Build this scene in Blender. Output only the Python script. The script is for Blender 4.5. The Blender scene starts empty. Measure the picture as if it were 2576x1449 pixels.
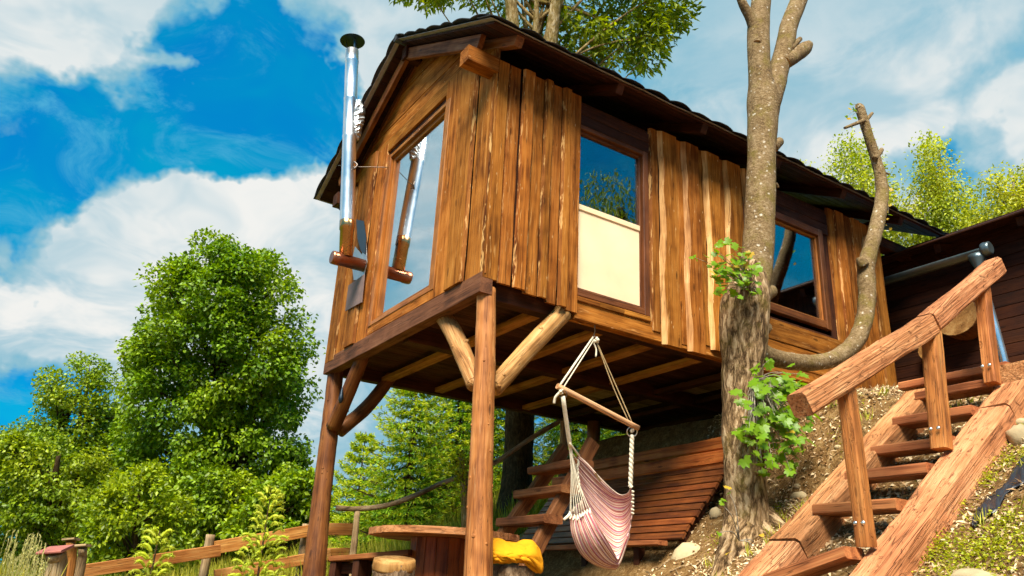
import bpy, math, random
import numpy as np
from mathutils import Vector, Matrix, noise as mnoise

random.seed(7)
RNG = np.random.default_rng(11)
SC = bpy.context.scene
COL = SC.collection

# ------------------------------------------------------------------ camera
YAW, PITCH, ROLL = math.radians(57.757), math.radians(21.31), math.radians(3.04)
FPX = 2012.5                      # focal length for a 2576 x 1449 frame
CAM = np.array([-3.373, -5.876, 0.0])


def cam_rot():
    cy, sy = math.cos(YAW), math.sin(YAW)
    r0 = np.array([[sy, -cy, 0], [0, 0, -1], [cy, sy, 0]])
    cp, sp = math.cos(PITCH), math.sin(PITCH)
    rp = np.array([[1, 0, 0], [0, cp, sp], [0, -sp, cp]])
    cr, sr = math.cos(ROLL), math.sin(ROLL)
    rr = np.array([[cr, -sr, 0], [sr, cr, 0], [0, 0, 1]])
    return rr @ rp @ r0


RC = cam_rot()
cam_data = bpy.data.cameras.new('camera')
cam_data.sensor_width = 36.0
cam_data.lens = FPX / 2576 * 36
cam_data.clip_start = 0.05
cam_data.clip_end = 3000
cam = bpy.data.objects.new('camera', cam_data)
COL.objects.link(cam)
m = Matrix.Identity(4)
for i in range(3):
    m[i][0], m[i][1], m[i][2] = RC[0][i], -RC[1][i], -RC[2][i]
    m[i][3] = CAM[i]
cam.matrix_world = m
SC.camera = cam

# ------------------------------------------------------------------ light
SUN_DIR = Vector((-0.64, -0.72, 1.15)).normalized()
SUN_EL = math.asin(SUN_DIR.z)
SUN_ROT = math.atan2(SUN_DIR.x, SUN_DIR.y)
sun_data = bpy.data.lights.new('sun', 'SUN')
sun_data.energy = 5.0
sun_data.angle = math.radians(28)          # sun through thin cloud: soft shadow edges
sun_data.color = (1.0, 0.91, 0.76)
sun = bpy.data.objects.new('sun', sun_data)
COL.objects.link(sun)
sun.rotation_euler = SUN_DIR.to_track_quat('Z', 'Y').to_euler()
sun.location = (0, 0, 30)

SC.view_settings.view_transform = 'Standard'
SC.view_settings.look = 'None'
SC.view_settings.exposure = 1.0
SC.view_settings.gamma = 1.0
SC.view_settings.use_curve_mapping = False
SC.cycles.use_denoising = True
SC.cycles.max_bounces = 4
SC.cycles.diffuse_bounces = 2
SC.cycles.use_adaptive_sampling = True
SC.cycles.adaptive_threshold = 0.03
SC.cycles.transparent_max_bounces = 8
SC.cycles.caustics_reflective = False
SC.cycles.caustics_refractive = False

world = bpy.data.worlds.new('World')
SC.world = world
world.use_nodes = True


class NT:
    """small node-tree helper"""

    def __init__(self, tree):
        self.t = tree
        self.n = tree.nodes
        self.l = tree.links

    def node(self, typ, **kw):
        nd = self.n.new(typ)
        for k, v in kw.items():
            setattr(nd, k, v)
        return nd

    def put(self, sock, v):
        if hasattr(v, 'is_linked'):
            self.l.new(v, sock)
        elif v is not None:
            if hasattr(sock, 'default_value'):
                dv = sock.default_value
                if hasattr(dv, '__len__') and not hasattr(v, '__len__'):
                    v = (v,) * len(dv)
                if hasattr(dv, '__len__') and len(dv) == 4 and len(v) == 3:
                    v = (*v, 1)
                sock.default_value = v

    def math(self, op, a, b=None, c=None, clamp=False):
        nd = self.node('ShaderNodeMath', operation=op, use_clamp=clamp)
        for i, v in enumerate((a, b, c)):
            if v is not None:
                self.put(nd.inputs[i], v)
        return nd.outputs[0]

    def vmath(self, op, a, b=None, scale=None):
        nd = self.node('ShaderNodeVectorMath', operation=op)
        self.put(nd.inputs[0], a)
        if b is not None:
            self.put(nd.inputs[1], b)
        if scale is not None:
            self.put(nd.inputs['Scale'], scale)
        return nd.outputs['Value'] if op in ('DOT_PRODUCT', 'LENGTH', 'DISTANCE') else nd.outputs[0]

    def noise(self, vec, scale=5, detail=4, rough=0.55, dist=0.0, out='Fac', lac=2.0):
        nd = self.node('ShaderNodeTexNoise')
        self.put(nd.inputs['Vector'], vec)
        nd.inputs['Scale'].default_value = scale
        nd.inputs['Detail'].default_value = detail
        nd.inputs['Roughness'].default_value = rough
        nd.inputs['Distortion'].default_value = dist
        nd.inputs['Lacunarity'].default_value = lac
        return nd.outputs[out]

    def voronoi(self, vec, scale=5, feature='F1', out='Distance', rnd=1.0):
        nd = self.node('ShaderNodeTexVoronoi', feature=feature)
        self.put(nd.inputs['Vector'], vec)
        nd.inputs['Scale'].default_value = scale
        nd.inputs['Randomness'].default_value = rnd
        return nd.outputs[out]

    def ramp(self, fac, stops, interp='LINEAR'):
        nd = self.node('ShaderNodeValToRGB')
        cr = nd.color_ramp
        cr.interpolation = interp
        while len(cr.elements) < len(stops):
            cr.elements.new(0.5)
        for e, (p, c) in zip(cr.elements, stops):
            e.position = p
            e.color = (*c, 1) if len(c) == 3 else c
        self.put(nd.inputs[0], fac)
        return nd.outputs[0]

    def mapr(self, v, a, b, c=0.0, d=1.0, smooth=False):
        nd = self.node('ShaderNodeMapRange', clamp=True)
        if smooth:
            nd.interpolation_type = 'SMOOTHSTEP'
        self.put(nd.inputs[0], v)
        for i, x in enumerate((a, b, c, d)):
            nd.inputs[i + 1].default_value = x
        return nd.outputs[0]

    def mix(self, fac, a, b, blend='MIX'):
        nd = self.node('ShaderNodeMix', data_type='RGBA', blend_type=blend)
        self.put(nd.inputs[0], fac)
        self.put(nd.inputs[6], a)
        self.put(nd.inputs[7], b)
        return nd.outputs[2]

    def mapping(self, vec, scale=(1, 1, 1), loc=(0, 0, 0), rot=(0, 0, 0)):
        nd = self.node('ShaderNodeMapping')
        self.put(nd.inputs[0], vec)
        nd.inputs['Location'].default_value = loc
        nd.inputs['Rotation'].default_value = rot
        nd.inputs['Scale'].default_value = scale
        return nd.outputs[0]

    def hsv(self, col, h=0.5, s=1.0, v=1.0):
        nd = self.node('ShaderNodeHueSaturation')
        self.put(nd.inputs['Hue'], h)
        self.put(nd.inputs['Saturation'], s)
        self.put(nd.inputs['Value'], v)
        self.put(nd.inputs['Color'], col)
        return nd.outputs[0]

    def bump(self, height, strength=0.3, dist=0.01):
        nd = self.node('ShaderNodeBump')
        nd.inputs['Strength'].default_value = strength
        nd.inputs['Distance'].default_value = dist
        self.put(nd.inputs['Height'], height)
        return nd.outputs[0]


def ray(u, v):
    d = np.array([(u - 1288) / FPX, (v - 724.5) / FPX, 1.0])
    return RC.T @ d


def build_sky():
    w = NT(world.node_tree)
    w.n.clear()
    out = w.node('ShaderNodeOutputWorld')
    bg = w.node('ShaderNodeBackground')
    sky = w.node('ShaderNodeTexSky', sky_type='NISHITA', sun_disc=False)
    sky.sun_elevation = SUN_EL
    sky.sun_rotation = SUN_ROT
    sky.altitude = 700
    sky.air_density = 1.0
    sky.dust_density = 0.3
    sky.ozone_density = 2.0
    tc = w.node('ShaderNodeTexCoord')
    d = w.vmath('NORMALIZE', tc.outputs['Generated'])
    sep = w.node('ShaderNodeSeparateXYZ')
    w.put(sep.inputs[0], d)
    # cloud deck coordinates: direction projected on a plane high above
    h = w.math('ADD', w.math('MAXIMUM', sep.outputs[2], 0.0), 0.30)
    cmb = w.node('ShaderNodeCombineXYZ')
    w.put(cmb.inputs[0], w.math('DIVIDE', sep.outputs[0], h))
    w.put(cmb.inputs[1], w.math('DIVIDE', sep.outputs[1], h))
    pc = cmb.outputs[0]
    warp = w.noise(pc, 2.5, 2, 0.6, out='Color')
    pw = w.vmath('ADD', pc, w.vmath('SCALE', w.vmath('SUBTRACT', warp, (0.5, 0.5, 0.5)), scale=0.45))
    nz = w.noise(pw, 3.4, 8, 0.6)
    dens = w.math('MULTIPLY_ADD', w.math('SUBTRACT', nz, 0.5), 2.4, -0.05)
    # cloud banks (positive) and clearings (negative): direction, angular radius, weight
    dw = w.vmath('NORMALIZE', w.vmath('ADD', d, w.vmath('SCALE', w.vmath('SUBTRACT', w.noise(d, 6.0, 5, 0.62, out='Color'), (0.5, 0.5, 0.5)), scale=0.22)))
    for (u, v, r, wt) in SKY_BLOBS + SKY_MORE:
        dr = Vector(ray(u, v)).normalized() if not isinstance(u, str) else Vector(v)
        dt = w.vmath('DOT_PRODUCT', dw, tuple(dr))
        nd = w.node('ShaderNodeMapRange', clamp=True)
        nd.interpolation_type = 'SMOOTHSTEP'
        w.put(nd.inputs[0], dt)
        for i, x in enumerate((math.cos(r), math.cos(r * 0.2), 0.0, wt)):
            nd.inputs[i + 1].default_value = x
        dens = w.math('ADD', dens, nd.outputs[0])
    cov = w.mapr(dens, -0.28, 0.34, 0, 1, smooth=True)
    ccol = w.ramp(dens, [(0.05, SKY_CLOUD_THIN), (0.38, SKY_CLOUD_GREY), (0.95, SKY_CLOUD_WHITE)])
    shade = w.mapr(w.noise(pw, 2.6, 5, 0.62), 0.38, 0.64, 0, 0.8, smooth=True)
    shade = w.math('MAXIMUM', shade, w.math('MULTIPLY', w.mapr(sep.outputs[2], 0.42, 0.72, 0, 0.95, smooth=True), w.mapr(nz, 0.35, 0.62, 0.35, 1.0)))
    ccol = w.mix(shade, ccol, SKY_CLOUD_GREY)
    blue = w.mix(0.65, w.mix(1.0, sky.outputs[0], SKY_TINT, 'MULTIPLY'), w.mix(w.mapr(w.noise(pw, 2.2, 4, 0.6), 0.36, 0.62, 0, 1, smooth=True), SKY_BLUE, SKY_TEAL))
    # thin torn veils drifting in the open blue
    veil = w.mapr(w.noise(pw, 7.5, 7, 0.66), 0.48, 0.72, 0, 0.85, smooth=True)
    blue = w.mix(veil, blue, w.vmath('SCALE', SKY_CLOUD_THIN, scale=10.5))
    col = w.mix(cov, blue, w.vmath('SCALE', ccol, scale=10.0))
    w.put(bg.inputs['Color'], col)
    bg.inputs['Strength'].default_value = 0.072
    w.l.new(bg.outputs[0], out.inputs[0])
    world.cycles.sampling_method = 'MANUAL'
    world.cycles.sample_map_resolution = 256


# directions of cloud banks and clearings: (u, v, angular radius, weight)
SKY_BLOBS = [
    # clearings
    (540, 120, 0.12, -1.3), (640, 240, 0.15, -1.6), (760, 360, 0.13, -1.6), (450, 20, 0.07, -1.0), (790, 50, 0.06, -0.8), (820, 260, 0.09, -1.0),
    (310, 345, 0.13, -1.8), (110, 350, 0.14, -1.6), (480, 370, 0.10, -1.3), (50, 560, 0.085, -1.9), (10, 980, 0.11, -1.5), (170, 940, 0.09, -1.1),
    (2470, 400, 0.07, -1.0), (2576, 230, 0.10, -0.6), (2280, 420, 0.06, -0.7),
    # banks
    (600, 570, 0.2, 0.9), (330, 560, 0.12, 0.8), (720, 680, 0.2, 0.7), (180, 720, 0.2, 1.1), (450, 830, 0.25, 0.6), (60, 820, 0.12, 0.7), (780, 470, 0.09, 0.8),
    (900, 900, 0.3, 0.4), (1000, 600, 0.3, 0.4),
    (120, 100, 0.26, 1.5), (330, 110, 0.15, 1.5), (470, 240, 0.07, 1.2), (640, 30, 0.09, 0.9), (940, 110, 0.17, 0.9), (1020, 300, 0.2, 0.5),
    (1750, 150, 0.40, 0.30), (2250, 120, 0.36, 0.24), (2100, 420, 0.30, 0.5), (2560, 340, 0.07, 1.0), (2450, 300, 0.2, 0.25),
]
# the same sky carried on to the left and behind the viewer: cloud bank, then open blue
SKY_MORE = [('d', (-0.69, 0.62, 0.38), 0.5, 1.4), ('d', (0.46, -0.80, 0.39), 0.55, -1.0)]
SKY_CLOUD_WHITE = (0.62, 0.62, 0.60)
SKY_CLOUD_GREY = (0.18, 0.36, 0.45)
SKY_CLOUD_THIN = (0.06, 0.30, 0.47)
SKY_TINT = (0.02, 0.62, 0.9)
SKY_BLUE = (0.0, 2.0, 5.1)
SKY_TEAL = (0.0, 3.1, 4.9)
build_sky()


# ------------------------------------------------------------------ geometry from the camera solution
def FX(u, v, x):
    r = ray(u, v)
    return Vector(CAM + r * (x - CAM[0]) / r[0])


def FY(u, v, y):
    r = ray(u, v)
    return Vector(CAM + r * (y - CAM[1]) / r[1])


def FZ(u, v, z):
    r = ray(u, v)
    return Vector(CAM + r * (z - CAM[2]) / r[2])


def FT(u, v, d):
    return Vector(CAM + ray(u, v) * d)


def V(*a):
    return Vector(a)


# ------------------------------------------------------------------ objects, parents, tags
WM = {}


def link(o, parent=None, M=None):
    M = M or Matrix.Identity(4)
    COL.objects.link(o)
    if parent is not None:
        o.parent = parent
        o.matrix_parent_inverse = WM[parent.name].inverted()
    o.matrix_basis = M
    WM[o.name] = M
    return o


def tag(o, label=None, cat=None, group=None, kind=None):
    if label:
        o['label'] = label
    if cat:
        o['category'] = cat
    if group:
        o['group'] = group
    if kind:
        o['kind'] = kind
    return o


def thing(name, loc, label, cat, group=None):
    o = bpy.data.objects.new(name, None)
    o.empty_display_size = 0.2
    link(o, None, Matrix.Translation(loc))
    return tag(o, label, cat, group)


def mesh_obj(name, verts, faces, mat, parent=None, M=None, smooth=False, mats=None, midx=None):
    if not verts:                       # a grouping part: its pieces are its children
        return link(bpy.data.objects.new(name, None), parent, M)
    me = bpy.data.meshes.new(name)
    me.from_pydata([tuple(v) for v in verts], [], faces)
    for mm in (mats or [mat]):
        me.materials.append(mm)
    if midx is not None:
        me.polygons.foreach_set('material_index', midx)
    if smooth:
        me.polygons.foreach_set('use_smooth', [True] * len(me.polygons))
    me.update()
    o = bpy.data.objects.new(name, me)
    return link(o, parent, M)


def np_mesh(name, verts, tris, mat, parent=None, smooth=False, M=None, mats=None, midx=None):
    """triangle mesh from numpy arrays"""
    me = bpy.data.meshes.new(name)
    nv, nt = len(verts), len(tris)
    me.vertices.add(nv)
    me.vertices.foreach_set('co', np.asarray(verts, np.float32).ravel())
    me.loops.add(nt * 3)
    me.loops.foreach_set('vertex_index', np.asarray(tris, np.int32).ravel())
    me.polygons.add(nt)
    me.polygons.foreach_set('loop_start', np.arange(0, nt * 3, 3, dtype=np.int32))
    me.polygons.foreach_set('loop_total', np.full(nt, 3, np.int32))
    for mm in (mats or [mat]):
        me.materials.append(mm)
    if midx is not None:
        me.polygons.foreach_set('material_index', np.asarray(midx, np.int32))
    if smooth:
        me.polygons.foreach_set('use_smooth', np.ones(nt, bool))
    me.update(calc_edges=True)
    o = bpy.data.objects.new(name, me)
    return link(o, parent, M)


def frame(p0, p1, up=(0, 0, 1)):
    """matrix with local Z along p0->p1 and local Y towards `up`"""
    p0, p1 = Vector(p0), Vector(p1)
    z = (p1 - p0).normalized()
    y = Vector(up) - z * z.dot(Vector(up))
    if y.length < 1e-4:
        y = Vector((0, 1, 0)) - z * z.y
    y.normalize()
    x = y.cross(z)
    M = Matrix.Identity(4)
    for i in range(3):
        M[i][0], M[i][1], M[i][2], M[i][3] = x[i], y[i], z[i], p0[i]
    return M, (p1 - p0).length


def member(name, p0, p1, w, h, mat, parent=None, up=(0, 0, 1), cham=0.006, nseg=1, wob=0.0, smooth=False,
           taper=1.0, endjit=0.0, seed=None):
    """a squared timber: local Z = length, chamfered section w (x) by h (y)"""
    M, L = frame(p0, p1, up)
    sd = random.random() * 100 if seed is None else seed
    c = min(cham, w * 0.3, h * 0.3)
    sec = [(-w / 2 + c, -h / 2), (w / 2 - c, -h / 2), (w / 2, -h / 2 + c), (w / 2, h / 2 - c),
           (w / 2 - c, h / 2), (-w / 2 + c, h / 2), (-w / 2, h / 2 - c), (-w / 2, -h / 2 + c)]
    vs, fs = [], []
    for k in range(nseg + 1):
        t = k / nseg
        z = L * t
        s = 1 + (taper - 1) * t
        for j, (x, y) in enumerate(sec):
            ox = oy = 0.0
            if wob:
                ox = wob * (mnoise.noise(V(z * 1.7 + sd, j // 2 * 2.3, sd)) + 0.6 * mnoise.noise(V(z * 5 + sd, j * 1.7, 3 + sd)))
                oy = wob * (mnoise.noise(V(z * 1.7 - sd, j // 2 * 2.3, sd + 9)) + 0.6 * mnoise.noise(V(z * 5 - sd, j * 1.7, 7 + sd)))
            zz = z
            if endjit and k in (0, nseg):
                zz += endjit * mnoise.noise(V(x * 9 + sd, y * 9, k + sd))
            vs.append((x * s + ox, y * s + oy, zz))
    for k in range(nseg):
        for j in range(8):
            a, b = k * 8 + j, k * 8 + (j + 1) % 8
            fs.append((a, b, b + 8, a + 8))
    fs.append(tuple(range(7, -1, -1)))
    fs.append(tuple(range(nseg * 8, nseg * 8 + 8)))
    return mesh_obj(name, vs, fs, mat, parent, M, smooth)


def live_board(name, p0, p1, w, t, up, mats, parent, eL=0.012, eR=0.012, wav=0.012, nseg=9, seed=None, endcut=0.0):
    """a waney-edged board: local Z = length, X = width, Y = outwards; second material on the bare edges"""
    M, L = frame(p0, p1, up)
    w -= 0.024
    eL, eR = max(eL, 0.011), max(eR, 0.011)
    sd = random.random() * 100 if seed is None else seed
    vs, fs, mi = [], [], []
    for k in range(nseg + 1):
        z = L * k / nseg
        a = wav * (mnoise.noise(V(z * 1.3, sd, 0)) + 0.5 * mnoise.noise(V(z * 4.1, sd, 4)))
        b = wav * (mnoise.noise(V(z * 1.3, sd, 8)) + 0.5 * mnoise.noise(V(z * 4.1, sd, 12)))
        l2 = eL * (1.0 + 0.7 * mnoise.noise(V(z * 2.6, sd, 20)))
        r2 = eR * (1.0 + 0.7 * mnoise.noise(V(z * 2.6, sd, 30)))
        zz0 = z + (endcut if k == 0 else 0)
        cup = 0.002 * mnoise.noise(V(z * 2, sd, 40))
        vs += [(-w / 2 + a - l2 * 0.3, 0, z), (-w / 2 + a + l2, t + cup, z), (0, t + cup * 0.5 + 0.001, zz0), (w / 2 + b - r2, t - cup, zz0),
               (w / 2 + b + r2 * 0.3, 0, zz0)]
    for k in range(nseg):
        o = k * 5
        for j, mm in ((0, 1 if eL > 0.031 else 2), (1, 0), (2, 0), (3, 1 if eR > 0.031 else 2)):
            fs.append((o + j + 1, o + j, o + 5 + j, o + 6 + j))
            mi.append(mm)
        fs.append((o, o + 4, o + 9, o + 5))
        mi.append(0)
    fs.append((0, 1, 2, 3, 4))
    o = nseg * 5
    fs.append((o + 4, o + 3, o + 2, o + 1, o))
    mi += [0, 0]
    return mesh_obj(name, vs, fs, None, parent, M, False, mats=mats, midx=mi)


def catmull(P, n):
    P = [np.asarray(p, float) for p in P]
    P = [2 * P[0] - P[1]] + P + [2 * P[-1] - P[-2]]
    out = []
    segs = len(P) - 3
    for k in range(n):
        s = k / (n - 1) * segs
        i = min(int(s), segs - 1)
        t = s - i
        a, b, c, d = P[i:i + 4]
        out.append(0.5 * (2 * b + (c - a) * t + (2 * a - 5 * b + 4 * c - d) * t * t + (3 * b - a - 3 * c + d) * t ** 3))
    return np.array(out)


def tube_data(pts, rads, n=12, rings=None, rough=0.0, rfreq=3.0, lobes=0.0, seed=0.0, caps=True):
    q = np.column_stack([np.array([list(p) for p in pts], float), np.array(rads, float)])
    rings = rings or max(2, len(q) * 4)
    q = catmull(list(q), rings)
    vs, fs = [], []
    ref = None
    for k in range(rings):
        a = q[max(k - 1, 0), :3]
        b = q[min(k + 1, rings - 1), :3]
        t = Vector(b - a).normalized()
        if ref is None:
            ref = Vector((1, 0, 0)) if abs(t.x) < 0.8 else Vector((0, 1, 0))
        x = (ref - t * ref.dot(t)).normalized()
        ref = x
        y = t.cross(x)
        c = Vector(q[k, :3])
        r = max(q[k, 3], 1e-4)
        for j in range(n):
            an = 2 * math.pi * j / n
            dv = x * math.cos(an) + y * math.sin(an)
            rr = r
            if rough:
                pz = c + dv * r
                rr *= 1 + rough * (mnoise.noise(pz * rfreq + V(seed, 0, 0)) + 0.5 * mnoise.noise(pz * rfreq * 3 + V(0, seed, 0)))
            if lobes:
                rr *= 1 + lobes * math.sin(an * 3 + seed + k * 0.12)
            vs.append(tuple(c + dv * rr))
    for k in range(rings - 1):
        for j in range(n):
            a, b = k * n + j, k * n + (j + 1) % n
            fs.append((a, b, b + n, a + n))
    if caps:
        fs.append(tuple(range(n - 1, -1, -1)))
        fs.append(tuple(range((rings - 1) * n, rings * n)))
    return vs, fs


def log(name, pts, rads, mat, parent=None, n=14, rings=None, rough=0.05, rfreq=3.0, lobes=0.0, knots=0, endmat=None):
    """a round timber whose local Z follows its length"""
    pts = [Vector(p) for p in pts]
    M, L = frame(pts[0], pts[-1])
    inv = M.inverted()
    sd = random.random() * 50
    vs, fs = tube_data([inv @ p for p in pts], rads, n, rings, rough, rfreq, lobes, sd)
    mi = None
    mats = [mat]
    if endmat:
        mats = [mat, endmat]
        mi = [0] * len(fs)
        mi[-1] = mi[-2] = 1
    if knots:
        base = len(fs)
        for k in range(knots):
            t = random.uniform(0.06, 0.94)
            i = int(t * (len(vs) // n - 1))
            j = random.randrange(n)
            c = Vector(vs[i * n + j])
            ax = sum((Vector(vs[i * n + jj]) for jj in range(n)), Vector()) / n
            d = (c - ax).normalized()
            kr = random.uniform(0.008, 0.022)
            kv, kf = tube_data([c - d * 0.02, c + d * 0.001, c + d * random.uniform(0.002, 0.007)], [kr, kr * 0.85, kr * 0.4], 8, 4)
            o = len(vs)
            vs += kv
            fs += [tuple(a + o for a in f) for f in kf]
        if mi:
            mi += [0] * (len(fs) - base)
    o = mesh_obj(name, vs, fs, mat, parent, M, True, mats=mats, midx=mi)
    for p in o.data.polygons:
        if len(p.vertices) > 4:
            p.use_smooth = False
    return o


def tubes(name, lines, mat, parent=None, n=6, smooth=True):
    """several thin strands in one mesh: (pts, rads) pairs"""
    vs, fs = [], []
    for pts, rads in lines:
        if not hasattr(rads, '__len__'):
            rads = [rads] * len(pts)
        a, b = tube_data(pts, rads, n, max(2, (len(pts) - 1) * 5 + 1) if len(pts) > 2 else 2)
        o = len(vs)
        vs += a
        fs += [tuple(i + o for i in f) for f in b]
    return mesh_obj(name, vs, fs, mat, parent, None, smooth)


# ------------------------------------------------------------------ materials
MATS = {}


def new_mat(name):
    mt = bpy.data.materials.new(name)
    mt.use_nodes = True
    MATS[name] = mt
    nt = NT(mt.node_tree)
    bs = mt.node_tree.nodes['Principled BSDF']
    return mt, nt, bs


def rnd_coords(nt, amount=37.0):
    tc = nt.node('ShaderNodeTexCoord')
    oi = nt.node('ShaderNodeObjectInfo')
    off = nt.vmath('SCALE', (1.0, 0.61, 0.37), scale=nt.math('MULTIPLY', oi.outputs['Random'], amount))
    return nt.vmath('ADD', tc.outputs['Object'], off), oi.outputs['Random']


def wood(name, dark, mid, light, rough=0.6, grain=1.0, spec=0.22, var=0.25, knots=True, bump=0.35, pits=0.0, chips=0.0, worn=0.0, worncol=(0.5, 0.32, 0.16), wornscale=(38, 38, 2.6), wornlo=0.60,
         huev=0.004):
    mt, nt, bs = new_mat(name)
    co, rd = rnd_coords(nt)
    g1 = nt.noise(nt.mapping(co, (13 * grain, 13 * grain, 0.9)), 1.0, 3, 0.6, 0.6)
    g2 = nt.noise(nt.mapping(co, (85 * grain, 85 * grain, 2.6)), 1.0, 2, 0.6)
    bl = nt.noise(co, 3.2, 2, 0.6)
    f = nt.math('ADD', nt.math('MULTIPLY', g1, 0.65), nt.math('MULTIPLY', g2, 0.35))
    f = nt.math('ADD', f, nt.math('MULTIPLY', nt.math('SUBTRACT', bl, 0.5), 0.42))
    col = nt.ramp(f, [(0.34, dark), (0.5, mid), (0.68, light)])
    hgt = f
    if knots:
        kv = nt.mapping(co, (7.5, 7.5, 2.1))
        kd = nt.voronoi(kv, 1.0)
        rings = nt.math('SINE', nt.math('MULTIPLY', kd, 85.0))
        kn = nt.mapr(kd, 0.05, 0.13, 1, 0)
        col = nt.mix(nt.math('MULTIPLY', kn, 0.75), col, tuple(c * 0.35 for c in dark))
        ring = nt.math('MULTIPLY', nt.mapr(kd, 0.12, 0.34, 1, 0), nt.mapr(rings, 0.2, 1, 0, 0.4))
        col = nt.mix(ring, col, tuple(c * 0.6 for c in dark))
    if worn:
        wn = nt.noise(nt.mapping(co, wornscale), 1.0, 3, 0.7, 0.3)
        col = nt.mix(nt.math('MULTIPLY', nt.mapr(wn, wornlo, wornlo + 0.08, 0, 1), worn), col, worncol)
    if pits:
        pn = nt.noise(nt.mapping(co, (24, 24, 9)), 1.0, 5, 0.72, 0.8)
        pt = nt.mapr(pn, 0.58, 0.70, 0, 1)
        col = nt.mix(nt.math('MULTIPLY', pt, pits), col, tuple(c * 0.45 for c in dark))
    if chips:
        cd = nt.voronoi(nt.mapping(co, (16, 16, 4.2)), 1.0)
        col = nt.mix(nt.mapr(cd, 0.05, 0.085, chips, 0), col, (0.66, 0.42, 0.2))
    # long drying cracks
    ck = nt.noise(nt.mapping(co, (30, 30, 0.7)), 1.0, 1, 0.5, 0.3)
    crack = nt.mapr(nt.math('ABSOLUTE', nt.math('SUBTRACT', ck, 0.5)), 0.0, 0.012, 1, 0)
    col = nt.mix(nt.math('MULTIPLY', crack, 0.65), col, tuple(c * 0.25 for c in dark))
    val = nt.mapr(rd, 0, 1, 1 - var, 1 + var)
    hue = nt.mapr(nt.math('FRACT', nt.math('MULTIPLY', rd, 7.31)), 0, 1, 0.5 - huev, 0.5 + huev)
    col = nt.hsv(col, hue, 1.0, val)
    nt.put(bs.inputs['Base Color'], col)
    nt.put(bs.inputs['Roughness'], nt.mapr(f, 0.3, 0.7, rough + 0.12, rough - 0.1))
    bs.inputs['Specular IOR Level'].default_value = spec
    hh = nt.math('SUBTRACT', g2, nt.math('MULTIPLY', crack, 0.8))
    if pits:
        hh = nt.math('SUBTRACT', hh, nt.math('MULTIPLY', pt, 1.2))
    nt.put(bs.inputs['Normal'], nt.bump(hh, bump, 0.01))
    return mt


def plain(name, col, rough=0.6, metal=0.0, spec=0.5, nscale=8.0, amt=0.25, bump=0.1, bscale=30.0, var=0.0):
    mt, nt, bs = new_mat(name)
    co, rd = rnd_coords(nt)
    n = nt.noise(co, nscale, 5, 0.6)
    v = nt.mapr(n, 0.25, 0.75, 1 - amt, 1 + amt)
    if var:
        v = nt.math('MULTIPLY', v, nt.mapr(rd, 0, 1, 1 - var, 1 + var))
    nt.put(bs.inputs['Base Color'], nt.hsv(col, 0.5, 1.0, v))
    nt.put(bs.inputs['Roughness'], nt.mapr(n, 0.2, 0.8, max(rough - 0.1, 0.02), min(rough + 0.1, 1)))
    bs.inputs['Metallic'].default_value = metal
    bs.inputs['Specular IOR Level'].default_value = spec
    if bump:
        nt.put(bs.inputs['Normal'], nt.bump(nt.noise(co, bscale, 4, 0.6), bump, 0.01))
    return mt


def leafmat(name, c1, c2, trans=0.35, rough=0.45, tcol=None, spec=0.35, patch=0.0):
    mt, nt, bs = new_mat(name)
    geo = nt.node('ShaderNodeNewGeometry')
    r = geo.outputs['Random Per Island']
    col = nt.mix(r, c1, c2)
    oi = nt.node('ShaderNodeObjectInfo')
    col = nt.hsv(col, nt.mapr(oi.outputs['Random'], 0, 1, 0.492, 0.508), 1.0,
                 nt.mapr(nt.math('FRACT', nt.math('MULTIPLY', r, 9.7)), 0, 1, 0.65, 1.3))
    if patch:
        tc = nt.node('ShaderNodeTexCoord')
        pn = nt.noise(tc.outputs['Object'], 0.55, 2, 0.6)
        col = nt.hsv(col, nt.mapr(pn, 0.35, 0.65, 0.5 - patch, 0.5 + patch * 0.4), 1.0, nt.mapr(pn, 0.35, 0.65, 1.18, 0.85))
    nt.put(bs.inputs['Base Color'], col)
    bs.inputs['Roughness'].default_value = rough
    bs.inputs['Specular IOR Level'].default_value = spec
    tr = nt.node('ShaderNodeBsdfTranslucent')
    nt.put(tr.inputs['Color'], nt.hsv(col, 0.49, 1.05, 1.5))
    ms = nt.node('ShaderNodeMixShader')
    ms.inputs[0].default_value = trans
    nt.l.new(bs.outputs[0], ms.inputs[1])
    nt.l.new(tr.outputs[0], ms.inputs[2])
    nt.l.new(ms.outputs[0], nt.n['Material Output'].inputs[0])
    return mt


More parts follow.
